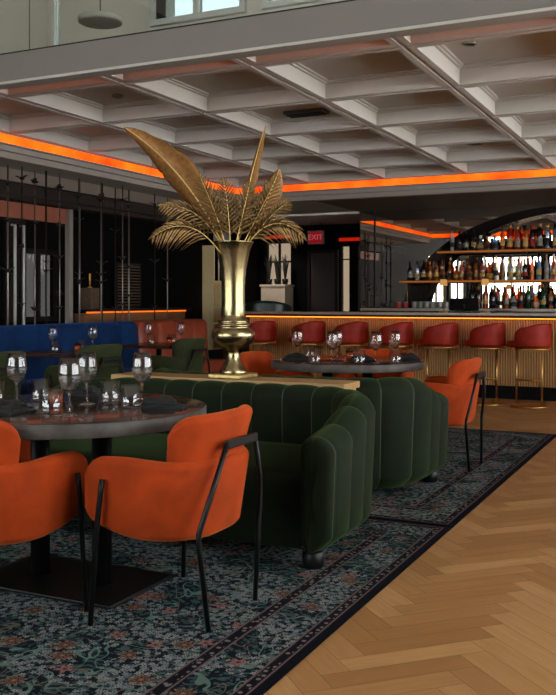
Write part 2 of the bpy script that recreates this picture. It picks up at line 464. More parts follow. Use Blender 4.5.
# glazed street facades behind and to the right of the camera (double height)
RX, RY, TOPZ = 4.4, -5.0, 5.6
holes = [(-7.3+i*2.3, -7.3+i*2.3+2.1, .9, 2.75) for i in range(3)]+[(-7.3+i*2.3, -7.3+i*2.3+2.1, 3.2, 5.3) for i in range(2)]
wall('wall_rear', 'y', RY-.2, .2, -7.6, RX, 0, TOPZ, holes, M['facade'])
for h in holes: window('y', RY-.1, *h, 2, 1, M['dark_frame'], M['pane'], .05)
holes = [(-4.6+i*2.4, -4.6+i*2.4+2.2, .7, 2.75) for i in range(2, 7)]+[(-4.6+i*2.4, -4.6+i*2.4+2.2, 3.2, 5.3) for i in range(2, 6)]
wall('wall_right', 'x', RX, .2, RY, 15.0, 0, TOPZ, holes, M['facade'])
for h in holes: window('x', RX+.1, *h, 2, 1, M['dark_frame'], M['pane'], .05)
# left wall: dark, with smoked glazing by the banquettes and street windows near the camera
LX = -7.6
lh = [(-4.5, -2.2, .9, 2.6), (-1.9, .4, .9, 2.6)]
lw = [(8.60, 9.32, .95, 1.86), (7.3, 8.15, .95, 1.86)]
wall('wall_left', 'x', LX-.2, .2, RY, 15.2, 0, TOPZ, lh+lw, M['dark_wall'])
for h in lh: window('x', LX-.1, *h, 2, 1, M['dark_frame'], M['pane'], .05)
for h in lw: window('x', LX-.1, *h, 2, 1, M['dark_frame'], M['tint_pane'], .06)
# back wall behind the bar and hall
bh = [(-7.50, -6.96, .95, 2.30), (-6.00, -5.81, 1.0, 2.20), (-5.68, -5.60, 1.0, 2.20)]
wall('wall_back', 'y', 15.0, .2, LX, RX, 0, 3.1, bh, M['dark_wall'])
window('y', 15.1, *bh[0], 2, 1, M['dark_frame'], M['tint_pane_warm'], .03, .06, transoms=[.98])
for h in bh[1:]: window('y', 15.1, *h, 1, 1, M['dark_frame'], M['tint_pane_warm'], .02, .06, transoms=[.95])
struct(MB().box(-4.98, RX, 13.31, 13.5, 0, 3.1).build('wall_bar', M['black_panel']))
struct(MB().box(-4.98, -4.80, 13.5, 15.0, 0, 3.1).build('wall_hall', M['black_panel']))
# door under the exit sign
d = bpy.data.objects.new('door_1', None); C.objects.link(d); struct(d); d.location = (-6.6, 14.98, 0)
MB().box(-.0, .06, -.06, 0, 0, 2.12).box(.54, .60, -.06, 0, 0, 2.12).box(.06, .54, -.06, 0, 2.06, 2.12).build('frame', M['dark_frame'], d)
MB().box(.06, .54, -.03, 0, .01, 2.06).build('leaf', plain('dark_brown_door', (52, 40, 36), .4, .1, 5), d, bevel=.004)
MB().tube([(.12, -.03, 1.0), (.12, -.07, 1.0), (.22, -.07, 1.0)], .009).build('door_handle', M['brass'], d)
# glass entrance door in the left wall with tall white pulls
d = bpy.data.objects.new('door_2', None); C.objects.link(d); struct(d); d.location = (LX+.005, 8.22, 0)
MB().box(0, .05, 0, .05, 0, 2.2).box(0, .05, .31, .36, 0, 2.2).box(0, .05, .05, .31, 2.14, 2.2).box(0, .05, .05, .31, 0, .2).build('frame', M['black_metal'], d)
MB().box(.015, .03, .05, .31, .2, 2.14).build('leaf', M['black_panel'], d)
for y in (.12, .27): MB().tube([(.03, y, .82), (.09, y, .82), (.09, y, 2.12), (.03, y, 2.12)], .017, 10).build('door_handle', M['white_frame'], d)

# upper floor: slab, back wall with windows, ceiling
struct(MB().box(-7.6, RX, 5.62, 15.0, 3.07, 3.11).box(-7.6, RX, 5.60, 5.62, 2.945, 3.11).box(-7.6, RX, 4.98, 5.60, 2.932, 2.945).build('ceiling_slab', M['soffit']))
uh = [(-5.80, -4.72, 4.46, 5.5), (-4.50, -2.9, 4.46, 5.5), (-2.7, -1.1, 4.46, 5.5)]
wall('wall_upper', 'y', 9.0, .2, LX, RX, 3.11, TOPZ, uh, M['upper_wall'])
for h in uh: window('y', 8.99, h[0]-.2 if h == uh[0] else h[0]-.02, h[1], h[2], h[3], 2, 1, M['white_frame'], M['upper_pane'], .07, .1)
struct(MB().box(LX, RX, RY, 9.2, TOPZ, TOPZ+.15).build('ceiling', M['upper_wall']))

# mezzanine edge: fascia with bead, balustrade glass on top
FY = 4.86; FZ = 2.735
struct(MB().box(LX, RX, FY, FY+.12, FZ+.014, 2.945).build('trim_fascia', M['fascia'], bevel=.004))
struct(MB().box(LX, RX, FY-.018, FY+.10, FZ-.006, FZ+.014).build('trim_bead', M['fascia_lit_bead'], bevel=.004))
struct(MB().box(LX, RX, FY+.03, FY+.075, 2.945, 2.965).build('trim_glass_channel', M['dark_frame'], bevel=.003))
struct(MB().box(LX, LX+.02, 4.98, 9.0, 3.11, TOPZ).build('wall_upper_left', M['upper_wall']))
for i, (a, b, lab) in enumerate(((LX+.04, -4.06, 'glass balustrade panel above the mezzanine fascia, left of the bright vertical joint'),
                             (-4.04, -.3, 'glass balustrade panel above the mezzanine fascia, right of the bright vertical joint'))):
    t = thing('glass_balustrade', lab, 'balustrade', ((a+b)/2, FY+.052, 2.965), 0, 'mezzanine balustrade panels'); h = (b-a)/2
    MB().box(-h+.006, h-.006, -.006, .006, 0, 1.05).build('glass_panel', M['balustrade'], t)
    for q in (-h, h-.006): MB().box(q, q+.006, -.007, .007, 0, 1.05).build('panel_edge', M['glass_edge'], t)
    MB().box(-h, h, -.02, .02, 1.05, 1.09).build('handrail', M['dark_frame'], t, bevel=.006)

# coffered ceiling
XS = [-6.2, -5.09, -3.985, -2.88, -1.78, -.68, .42, 1.52, 2.62, 3.7]
YS = [4.98, 5.57, 6.80, 8.04, 9.27, 10.50, 11.50]
def coffers():
    b = MB(); hw = .064
    for i in range(len(XS)-1):
        for j in range(len(YS)-1):
            x0, x1, y0, y1 = XS[i], XS[i+1], YS[j], YS[j+1]
            rings = []
            for ins, z in ((0, 2.862), (.016, 2.862), (.016, 2.85), (hw, 2.85), (hw, 2.965), (hw+.018, 2.969), (hw+.018, 2.979), (hw+.04, 2.983), (hw+.04, 2.993), (hw+.05, 2.995)):
                rings.append([(x0+ins, y0+ins, z), (x1-ins, y0+ins, z), (x1-ins, y1-ins, z), (x0+ins, y1-ins, z)])
            if j == 0: rings = [[(x, y, 2.85+(z-2.85)*.36) for x, y, z in r] for r in rings]
            o = len(b.v); k = len(rings)
            for r in rings: b.v += r
            for r in range(k-1):
                for c in range(4):
                    c2 = (c+1) % 4; b.f.append((o+r*4+c, o+(r+1)*4+c, o+(r+1)*4+c2, o+r*4+c2)); b.sm.append(False)
            q = o+(k-1)*4; b.f.append((q, q+3, q+2, q+1)); b.sm.append(False)
    return struct(b.build('ceiling_coffers', M['ceiling']))
coffers()
# LED coves and soffit mouldings around the coffers
SX, SY = -6.2, 11.5
b = MB().box(SX-.02, RX, SY, SY+.02, 2.84, 3.07).box(SX-.02, SX, 5.62, SY, 2.84, 3.07).box(SX-.02, SX, FY+.12, 5.62, 2.84, 2.932)
struct(b.build('ceiling_cove', M['soffit']))
# moulding: stepped lip running along the far side and the left side
def lip(b, ins, z0, z1): b.box(SX-.9, SX-ins, FY+.12, SY+ins, z0, z1); b.box(SX-ins, RX, SY+ins, 13.31, z0, z1)
b = MB()
b.box(SX-.5, SX+.02, FY+.12, SY, 2.735, 2.752).box(SX-.5, RX, SY-.02, 13.31, 2.735, 2.752)
b.box(SX-.5, SX-.01, FY+.12, SY, 2.68, 2.735).box(SX-.5, RX, SY+.01, 13.31, 2.68, 2.735)
b.box(SX-.5, SX-.045, FY+.12, SY, 2.615, 2.68).box(SX-.5, RX, SY+.045, 13.31, 2.615, 2.68)
struct(b.build('trim_soffit', M['soffit'], bevel=.006))
struct(MB().box(LX, SX-.5, FY+.12, 15.0, 2.615, 2.70).box(SX-.5, -4.98, 13.31, 15.0, 2.58, 2.66).build('ceiling_low', M['low_ceiling']))
struct(MB().box(LX, LX+.22, FY+.12, 15.0, 2.40, 2.615).build('trim_bulkhead', M['dark_ceiling'], bevel=.005))
struct(MB().box(LX, LX+.04, FY+.12, 9.36, 2.21, 2.40).build('trim_pelmet', M['terracotta_panel']))
struct(MB().box(-4.98, RX, SY+.06, 13.31, 2.603, 2.6145).build('ceiling_bar', plain('bar_reflection_brown', (104, 84, 70), .6, .08, 3, spec=.1)))  # flat brown sheet stands in for the coffers reflected above the bar
def led(name, label, box):
    return tag(MB().box(*box).build(name, M['led']), label, 'light strip', 'orange ceiling light strips')
led('light_strip', 'glowing orange light strip along the left edge of the coffered ceiling', (SX-.02, SX-.006, FY+.14, SY-.0, 2.752, 2.85))
led('light_strip', 'glowing orange light strip along the ceiling edge above the bar', (SX-.02, RX-.1, SY+.006, SY+.02, 2.752, 2.85))
led('light_strip', 'orange light strip behind the mezzanine fascia, seen reflected in the bar mirror', (SX, RX-.1, FY+.125, FY+.138, 2.745, 2.84))

# slim white post and pale column on the left
struct(MB().box(LX+.01, LX+.09, 9.365, 9.435, 0, 2.40).build('trim_post', M['pale_column'], bevel=.004))
struct(MB().box(LX+.01, LX+.2, 13.24, 13.52, 0, 2.61).build('column_pale', M['pale_column'], bevel=.006))
# wall ledge with warm under-light
t = thing('wall_ledge', 'dark wall ledge with amber light under it, behind the blue banquette', 'ledge', (LX, 9.5, 0))
MB().box(.0, .34, 0, 2.5, 1.07, 1.10).build('ledge_top', M['dark_frame'], t, bevel=.004)
MB().box(.0, .22, 0, 2.5, .0, 1.04).build('ledge_front', plain('brown_ledge_front', (120, 78, 42), .5, .1, 6), t)
MB().box(.235, .25, 0.02, 2.48, 1.045, 1.065).build('light_strip', emit('ledge_led', (255, 120, 30), 2.0), t)

# ceiling fittings
t = thing('ceiling_vent', 'slim rectangular grey vent in a ceiling coffer above the palm leaves', 'vent', (-3.43, 7.74, 2.995))
MB().box(-.2, .2, -.09, .09, -.03, 0).build('frame', M['vent'], t, bevel=.004)
for k in range(5): MB().box(-.18, .18, -.07+k*.03, -.06+k*.03, -.04, -.03).build('slat', M['dark_frame'], t)
for x, y, r, lab in ((-3.25, 9.95, .10, 'round ceiling speaker in a coffer above the arch, nearest the orange strip'),
                     (-2.40, 10.10, .10, 'round ceiling speaker in the coffer right of the other speaker'),
                     (-1.50, 6.15, .05, 'small round ceiling spotlight in the coffer at the upper right'),
                     (-4.63, 6.42, .05, 'small dark ceiling spotlight in the coffer above the big feather')):
    t = thing('ceiling_speaker' if r > .05 else 'ceiling_spotlight', lab, 'speaker' if r > .05 else 'spotlight', (x, y, 2.995))
    MB().lathe([(r*.8, -.012), (r*.86, -.022), (r, -.016), (r, 0), (0, 0)], 24).build('ring', M['soffit'], t)
    MB().lathe([(0, -.012), (r*.8, -.012), (r*.8, -.004), (0, -.004)], 24).build('grille', M['dark_frame'], t)
for x, y, z, r, lab in ((-5.25, 7.0, 3.86, .21, 'large grey disc pendant lamp upstairs, behind the glass right of its joint'),
                     (-6.9, 7.9, 3.80, .14, 'small grey disc pendant lamp upstairs, behind the glass left of its joint')):
    t = thing('pendant_lamp', lab, 'lamp', (x, y, z))
    MB().lathe([(0, 0), (r*.93, 0), (r, .008), (r, .05), (r*.9, .06), (.03, .09), (0, .09)], 40).build('lamp_shade', M['pendant'], t)
    MB().tube([(0, 0, .09), (0, 0, TOPZ-z)], .006, 8).build('cord', M['vent'], t)

# ------------------------------------------------------------------ rugs
def rug(y0, y1, label):
    W = 3.3; L = y1-y0
    m = MB().box(-W, 0, 0, L, 0, .010)
    o = m.build('rug', rug_mat(W, L), loc=(-1.245, y0, 0.0005), bevel=.003)
    tag(o, label, 'rug', 'floral rugs'); return o
rug(-.4, 4.725, 'dark floral rug under the front round table and the near green sofa')
rug(4.735, 8.40, 'dark floral rug under the far round table and the far green sofa')
RZ = .0125

# ------------------------------------------------------------------ sweeps for upholstery
def upath(a, yf, yb, rc, step=.02):
    """U-shaped plan path: front left tip, back, front right tip -> (point, outward normal, arc length)"""
    pts = []; n = max(2, int((yb-rc-yf)/step))
    for i in range(n): pts.append(((-a, yf+(yb-rc-yf)*i/n), (-1, 0)))
    m = max(8, int(rc*PI/2/step))
    for i in range(m):
        t = PI/2*i/m; pts.append(((-a+rc-rc*math.cos(t), yb-rc+rc*math.sin(t)), (-math.cos(t), math.sin(t))))
    k = max(2, int((2*a-2*rc)/step))
    for i in range(k): pts.append(((-a+rc+(2*a-2*rc)*i/k, yb), (0, 1)))
    for i in range(m):
        t = PI/2*i/m; pts.append(((a-rc+rc*math.sin(t), yb-rc+rc*math.cos(t)), (math.sin(t), math.cos(t))))
    for i in range(n+1): pts.append(((a, yb-rc-(yb-rc-yf)*i/n), (1, 0)))
    out = []; s = 0
    for i, (p, nn) in enumerate(pts):
        if i: s += math.dist(p, pts[i-1][0])
        out.append((p, nn, s))
    return out
def sweep(path, section):
    rows = []; S = path[-1][2]
    for p, n, s in path:
        rows.append([(p[0]+n[0]*o, p[1]+n[1]*o, z) for o, z in section(s, S, p)])
    return rows

def roll(T, zb, zt, n=7, rb=None):
    """stadium section: outward side, round top, inner side, round bottom"""
    r = min(T/2, (zt-zb)/2); q = []
    for i in range(n): a = -PI/2+PI/2*i/(n-1); q.append((T/2-r+r*math.cos(a), zb+r+r*math.sin(a)))
    for i in range(n): a = PI/2*i/(n-1); q.append((T/2-r+r*math.cos(a), zt-r+r*math.sin(a)))
    for i in range(n): a = PI/2+PI/2*i/(n-1); q.append((-T/2+r+r*math.cos(a), zt-r+r*math.sin(a)))
    for i in range(n): a = PI+PI/2*i/(n-1); q.append((-T/2+r+r*math.cos(a), zb+r+r*math.sin(a)))
    return q

# ------------------------------------------------------------------ armchair
def make_armchair(name, label, mat, loc, rotz, group):
    t = thing(name, label, 'chair', loc, rotz, group)
    P = upath(.283, -.262, .195, .235, .012); S = P[-1][2]
    def rnd(e, r): return r-math.sqrt(max(0, r*r-(r-e)**2)) if e < r else 0
    def shell(s, S, p):
        e = min(s, S-s)+.004
        T = .058*min(1, .35+e/.03*.65)
        zt = .615-rnd(e, .085)+.012*math.sin(PI*min(1, e/.35)); zb = .312+rnd(e, .05)+.075*max(0, 1-e/.24)**2
        m = (p[1] > -.05)
        q = roll(T, zb, max(zt, zb+.07))
        return [(o-.05*max(0, (.47-z)/.135)**2*.8, z) for o, z in q]
    b = MB(); rows = sweep(P, shell); b.grid(rows, True, True)
    b.build('shell', mat, t)
    lo, hi = S/2-.295, S/2+.295
    Q = [q for q in P if lo <= q[2] <= hi]; s0 = Q[0][2]; Q = [(p, n, s-s0) for p, n, s in Q]
    def pad(s, S, p):
        e = min(s, S-s)+.004
        T = .062*min(1, .3+e/.035*.7)
        zt = .790-rnd(e, .10)-.012*(1-math.sin(PI*s/S)); zb = .53+rnd(e, .05)
        return [(o-.040+.060*max(0, (z-.56)/.24)**.8, z) for o, z in roll(T, zb, max(zt, zb+.065))]
    b = MB(); b.grid(sweep(Q, pad), True, True); b.build('backrest', mat, t)
    # seat cushion with rounded back corners
    b = MB(); rows = []
    for z, ins in ((.345, .05), (.36, .04), (.40, .012), (.445, .0), (.468, .02), (.474, .06)):
        row = []
        for k in range(40):
            a = 2*PI*k/40; ca, sa = math.cos(a), math.sin(a); e = .6
            row.append(((.245-ins)*math.copysign(abs(ca)**e, ca), -.045+(.20-ins)*math.copysign(abs(sa)**e, sa), z))
        rows.append(row)
    b.grid(rows, True, True); b.build('seat', mat, t)
    r = .0105
    for sx in (-1, 1):
        MB().tube([(sx*.325, -.160, .545), (sx*.327, -.165, .50), (sx*.323, -.185, .37), (sx*.316, -.195, .32), (sx*.326, -.212, 0)], r).build('leg', M['black_metal'], t)
    for sx in (-1, 1):
        MB().tube([(sx*.112, .250, .675), (sx*.195, .230, .50), (sx*.243, .205, .365), (sx*.240, .203, .33), (sx*.186, .212, 0)], r).build('leg', M['black_metal'], t)
    MB().box(-.119, .119, .242, .260, .655, .687).build('back_rail', M['black_metal'], t, bevel=.003)
    MB().tube([(-.27, -.17, .352), (-.2, 0, .352), (.2, 0, .352), (.27, -.17, .352)], .008).build('under_frame', M['black_metal'], t)
    return t
G1 = 'orange velvet armchairs'
ch = make_armchair('armchair', 'orange velvet armchair with black legs, right of the front table', M['orange_velvet'], (-1.865, 3.035, RZ), -PI/2, G1)
def rot_face(dx, dy): return math.atan2(dx, -dy)      # turns local -Y to the given direction
ch.rotation_euler.z = rot_face(-1, 0)
dup(ch, (-2.512, 2.615, RZ), rot_face(0, 1), 'orange velvet armchair cut by the left edge of the photo, near side of front table', G1)
dup(ch, (-3.16, 3.10, RZ), rot_face(1, 0), 'orange velvet armchair beyond the front table at far left, mostly hidden by its top', G1)
dup(ch, (-1.745, 6.47, RZ), rot_face(-1, 0), 'orange velvet armchair at the right end of the far round table', G1)
dup(ch, (-3.17, 6.46, RZ), rot_face(1, 0), 'orange velvet armchair at the far table, directly behind the gold vase', G1)
dup(ch, (-2.50, 7.10, RZ), rot_face(0, -1), 'orange velvet armchair on the bar side of the far round table', G1)
G2 = 'olive green armchairs'
gc = make_armchair('armchair', 'olive green armchair with black back rail, at the left edge of the photo', M['olive_velvet'], (-4.92, 5.15, 0), rot_face(-1, 0), G2)
gc.scale = (1, 1, 1.06)
dup(gc, (-4.92, 6.42, 0), rot_face(-1, .12), 'olive green armchair at the small table by the blue banquette, middle of three', G2)
dup(gc, (-4.92, 7.90, 0), rot_face(-1, .05), 'olive green armchair just left of the gold vase, at the farther small table', G2)

# ------------------------------------------------------------------ sofas
def make_sofa(label, loc, rotz):
    t = thing('sofa', label, 'sofa', loc, rotz, 'channelled green velvet sofas')
    T = .165; a = .985-T/2; P = upath(a, -.425, .455-T/2, .40, .0125); S = P[-1][2]
    nch = round(S/.19); cw = S/nch
    def at(q):
        for k in range(1, len(P)):
            if P[k][2] >= q-1e-9:
                (p0, n0, a0), (p1, n1, a1) = P[k-1], P[k]; f = (q-a0)/(a1-a0)
                nx, ny = n0[0]+(n1[0]-n0[0])*f, n0[1]+(n1[1]-n0[1])*f; l = math.hypot(nx, ny)
                return ((p0[0]+(p1[0]-p0[0])*f, p0[1]+(p1[1]-p0[1])*f), (nx/l, ny/l), q)
        return P[-1]
    qs = [0.0, S]; PW = .0024
    for c in range(nch):
        for f in (.06, .12, .2, .3, .4, .5, .6, .7, .8, .88, .94): qs.append((c+f)*cw)
        if c: qs += [c*cw-PW, c*cw+PW]
    P = [at(q) for q in sorted(qs)]
    def sect(s, S, p):
        e = min(s, S-s); u = s/cw
        g = .017*(abs(math.sin(PI*u))**.6)-.010
        h = .602+.135*sstep(.02, .60, e)
        q = []
        for o, z in roll(T, .065, h, 8):
            f = (z-.065)/(h-.065)
            bul = .038*math.sin(PI*min(1, max(0, f)))**.8-.060*(1-min(1, f/.32))**2 if f < 1 else 0
            side = 1 if o >= 0 else -1
            top = max(0, (z-(h-T/2))/(T/2))
            wt = max(0, min(1, (o/(T/2)+1)/2))
            oo = o+bul*wt+side*g*(1-top)*min(1, abs(o)/(T*.3))
            q.append((oo, z+g*top*.7))
        return q
    rows = sweep(P, sect)
    def tip(row):
        out = []
        cx = sum(r[0] for r in row)/len(row); cz = sum(r[2] for r in row)/len(row)
        for adv, sc in ((.012, 1.0), (.017, 1.0), (.034, .95), (.047, .85), (.054, .70), (.058, .38), (.059, .02)):
            rr = []
            for x, y, z in row:
                zz = cz+(z-cz)*(1-(1-sc)*.28) if sc > .1 else cz
                rr.append((cx+(x-cx)*sc, y-adv, zz))
            out.append(rr)
        return out
    A = tip(rows[0])[::-1]; Bk = tip(rows[-1])
    b = MB(); b.grid(A+rows+Bk, True, True); o = b.build('back', M['green_velvet'], t)
    o.data.materials.append(M['seam']); m = len(rows[0])
    for r in range(len(P)-1):
        if P[r+1][2]-P[r][2] < 2.2*PW:
            for c in range(m): o.data.polygons[(len(A)+r)*m+c].material_index = 1
    for r in (5, len(A)+len(rows)):
        for c in range(m): o.data.polygons[r*m+c].material_index = 1
    w = a-T/2-.004
    b = MB(); rows = []
    ys = [(.065, .39), (.08, .412), (.2, .424), (.33, .424), (.375, .412), (.405, .384), (.418, .33), (.426, .1), (.428, .0), (.428, -.1), (.428, -.2), (.428, -.29)]
    for z, y in ys:
        ww = w if y > .03 else min(w, a-.40+math.sqrt(.4**2-(-y+.0275)**2)-.05)
        rows.append([(-ww+2*ww*i/24, -y, z) for i in range(25)])
    rows.append([(p[0], .29, .1) for p in rows[-1]])
    b.grid(rows, False)
    b.box(-w+.02, w-.02, -.38, .0, .07, .39); b.build('seat', M['green_velvet'], t)
    for sx in (-1, 1):
        for y in (-.415, .14): MB().cyl(.050, 0, .075, 20, (sx*.875 if y < 0 else sx*.55, y, 0), .006).build('foot', M['black_metal'], t)
    return t
make_sofa('near green velvet channelled sofa facing the front table, its right arm towards us', (-2.5, 4.155, RZ), 0)
make_sofa('far green velvet channelled sofa showing its back, behind the wooden console', (-2.56, 5.422, RZ), PI)
t = thing('console', 'light wooden console between the two sofas, under the gold vase', 'console', (-2.63, 4.795, RZ))
MB().box(-.79, .79, -.128, .128, .70, .738).build('top', M['console'], t, bevel=.004)
MB().box(-.77, .77, -.115, .115, 0, .70).build('body', M['console'], t)

# ------------------------------------------------------------------ round tables
def make_table(label, loc):
    t = thing('round_table', label, 'table', loc, 0, 'round dining tables'); R = .585
    MB().lathe([(0, .735), (R-.004, .735), (R-.004, .7485), (R-.008, .7495), (0, .7495)], 72).build('tabletop', M['table_top'], t)
    MB().lathe([(R-.03, .694), (R-.002, .694), (R, .697), (R, .746), (R-.0035, .7495), (R-.0035, .735), (R-.03, .735), (R-.03, .694)], 72).build('table_edge', M['table_edge'], t)
    for sx in (-1, 1): MB().cyl(.042, .012, .735, 24, (sx*.165, 0, 0)).build('column', M['black_metal'], t)
    MB().box(-.38, .38, -.235, .235, 0, .012).build('base_plate', M['black_metal'], t, bevel=.003)
    return t
T1 = (-2.49, 3.11); T2 = (-2.51, 6.44)
tb = make_table('dark round table in the foreground with two black columns', (*T1, RZ))
dup(tb, (*T2, RZ), None, 'dark round table beyond the far sofa, in front of the bar stools')
TZ = RZ+.7495+.0004

def make_wine(label, loc, group):
    o = [(0, 0), (.037, 0), (.038, .0015), (.036, .003), (.012, .006), (.0052, .012), (.0042, .03), (.0040, .075), (.0055, .088), (.014, .097), (.030, .110), (.041, .132), (.0445, .152), (.0435, .175), (.040, .200), (.0365, .226)]
    i = [(.0355, .226), (.039, .200), (.0424, .175), (.0434, .152), (.040, .133), (.0292, .112), (.014, .0995), (0, .096)]
    t = tag(MB().lathe(o+i, 36).build('wine_glass', M['glass'], loc=loc), label, 'wine glass', group); return t
def make_tumbler(label, loc, group):
    o = [(0, 0), (.036, 0), (.0395, .003), (.0405, .01), (.0425, .098)]
    i = [(.0411, .098), (.0394, .024), (.036, .019), (0, .018)]
    t = tag(MB().lathe(o+i, 36).build('tumbler', M['tumbler_glass'], loc=loc), label, 'glass', group); return t
GW = 'wine glasses on the front table'; GT = 'water tumblers on the front table'
wine = make_wine('empty wine glass at the left end of the front table, before a green chair', (-2.762, 3.079, TZ), GW)
for p, l in (((-2.284, 2.846), 'empty wine glass nearest the viewer, before the amber candle'),
             ((-2.471, 3.198), 'empty wine glass behind the nearest wine glass on the front table'),
             ((-2.249, 3.300), 'empty wine glass behind the tumbler beside the right black napkin')):
    dup(wine, (*p, TZ), None, l, GW)
tum = make_tumbler('empty tumbler right of the leftmost wine glass on the front table', (-2.735, 3.205, TZ), GT)
for p, l in (((-2.412, 2.890), 'tumbler in front of the others, left of the nearest wine glass'),
             ((-2.858, 3.045), 'tumbler cut by the left edge of the photo on the front table'),
             ((-2.401, 3.273), 'empty tumbler between the middle and right wine glasses of the front table'),
             ((-2.215, 3.165), 'empty tumbler touching the right folded black napkin')):
    dup(tum, (*p, TZ), None, l, GT)
def make_votive(label, loc, group):
    t = thing('candle_holder', label, 'candle', loc, 0, group)
    MB().lathe([(0, 0), (.026, 0), (.029, .003), (.031, .07), (.029, .07), (.027, .008), (0, .006)], 28).build('cup', M['amber_glass'], t)
    MB().cyl(.026, .0085, .045, 24, bev=.003).build('candle', M['wax'], t)
    return t
vot = make_votive('amber glass candle holder among the glasses on the front table', (-2.56, 3.10, TZ), 'amber candle holders')
def make_napkin(label, loc, rotz, group, seed=0, sc=1):
    """a loosely folded cloth: stacked wavy folds"""
    rn = random.Random(seed); b = MB()
    for k in range(4):
        w = (.092-.010*k)*sc; l = (.062-.006*k)*sc; z0 = .004+.009*k; ph = rn.random()*6; ox = rn.uniform(-.012, .012); oy = rn.uniform(-.01, .01)
        an = rn.uniform(-.25, .25); top = []; bot = []
        for i in range(13):
            rt = []; rb = []
            for j in range(9):
                u = -1+2*i/12; v = -1+2*j/8
                edge = 1-max(abs(u), abs(v))**6
                x = u*w*(1+.06*math.sin(3*v+ph)); y = v*l*(1+.08*math.sin(2.5*u+ph))
                z = z0+.009*edge+.006*math.sin(5*u+2*v+ph)*edge*(k > 0)+(.007*math.exp(-((u-.2)**2+v*v)*3) if k > 1 else 0)
                X = ox+x*math.cos(an)-y*math.sin(an); Y = oy+x*math.sin(an)+y*math.cos(an)
                rt.append((X, Y, z+.004)); rb.append((X, Y, max(.0, z0-.004)))
            top.append(rt); bot.append(rb)
        b.grid(top); b.grid([r[::-1] for r in bot])
        for A, B in ((top[0], bot[0]), (bot[-1], top[-1]), ([r[0] for r in bot], [r[0] for r in top]), ([r[-1] for r in top], [r[-1] for r in bot])): b.grid([A, B])
    o = b.build('napkin', M['napkin'], loc=loc); o.rotation_euler.z = rotz
    return tag(o, label, 'napkin', group)
GN = 'folded black napkins'
make_napkin('folded black napkin at the right end of the front table', (-2.085, 3.205, TZ), .55, GN, 1)
make_napkin('folded black napkin at the left front edge of the front table', (-2.62, 2.83, TZ), .2, GN, 2, 1.15)
make_napkin('folded black napkin at the back of the front table towards the sofa', (-2.66, 3.44, TZ), .3, GN, 3, .85)
# far table setting
GW = 'wine glasses on the far table'; GT = 'water tumblers on the far table'
for p, l in (((-2.94, 6.46), 'leftmost wine glass on the far round table'),
             ((-2.509, 6.128), 'nearest wine glass in the middle of the far table'),
             ((-2.60, 6.45), 'wine glass hidden behind the middle wine glass of the far table'),
             ((-2.184, 6.171), 'wine glass between the two right tumblers of the far table'),
             ((-2.135, 6.45), 'amber-tinged wine glass farthest right on the far table')):
    dup(wine, (*p, TZ), None, l, GW)
for p, l in (((-2.90, 6.62), 'tumbler beside the leftmost wine glass on the far table'),
             ((-2.60, 6.035), 'tumbler left of the middle wine glasses on the far table'),
             ((-2.285, 6.10), 'tumbler left of the right pair of wine glasses on the far table'),
             ((-2.075, 6.29), 'rightmost tumbler on the far table, beside the black napkin')):
    dup(tum, (*p, TZ), None, l, GT)
dup(vot, (-2.50, 6.46, TZ), None, 'amber glass candle holder in the middle of the far table')
make_napkin('folded black napkin at the left end of the far table', (-2.86, 6.28, TZ), .4, GN, 4, 1.1)
make_napkin('folded black napkin in the middle of the far table', (-2.36, 6.34, TZ), .3, GN, 5, 1.0)
make_napkin('folded black napkin at the right end of the far table', (-2.10, 6.66, TZ), .5, GN, 6, .9)

# ------------------------------------------------------------------ gold vase with feathers and palm leaves
VX, VY, VZ = -2.609, 4.795, RZ+.738+.0006
k = .00604; th = math.radians(25.7); RT = Vector((math.cos(th), math.sin(th), 0)); FW = Vector((-math.sin(th), math.cos(th), 0))
t = thing('vase', 'tall gold trumpet vase with a bulbous foot on the console', 'vase', (VX, VY, VZ))
MB().box(-.112, .112, -.112, .112, 0, .026).build('base', M['gold_rough'], t, bevel=.006)
prof = [(0, .026), (.083, .026), (.084, .034), (.078, .048), (.074, .056), (.066, .066), (.058, .080), (.046, .105), (.039, .128), (.037, .150), (.040, .166), (.052, .176),
        (.060, .180), (.086, .192), (.112, .212), (.128, .238), (.132, .258), (.126, .280), (.110, .297), (.098, .306), (.104, .310), (.106, .318), (.100, .324), (.090, .330), (.094, .335), (.094, .345), (.084, .352),
        (.075, .380), (.071, .430), (.070, .500), (.072, .580), (.078, .650), (.088, .710), (.102, .770), (.120, .815), (.1255, .822)]
inn = [(.1215, .822), (.098, .768), (.084, .71), (.074, .65), (.068, .58), (.066, .50), (.066, .36), (0, .35)]
MB().lathe(prof+inn, 64).build('body', M['gold'], t)
def ip(px, py, dep=0.0):
    """a point beside the vase: horizontal and vertical offsets in metres, plus depth away from the viewer"""
    return Vector((VX, VY, 0))+RT*((px-232.6)*k)+FW*dep+Vector((0, 0, 1.22+(300-py)*k))
def bez(P, n):
    out = []
    for i in range(n+1):
        t = i/n; q = [p.copy() for p in P]
        while len(q) > 1: q = [a.lerp(b, t) for a, b in zip(q, q[1:])]
        out.append(q[0])
    return out
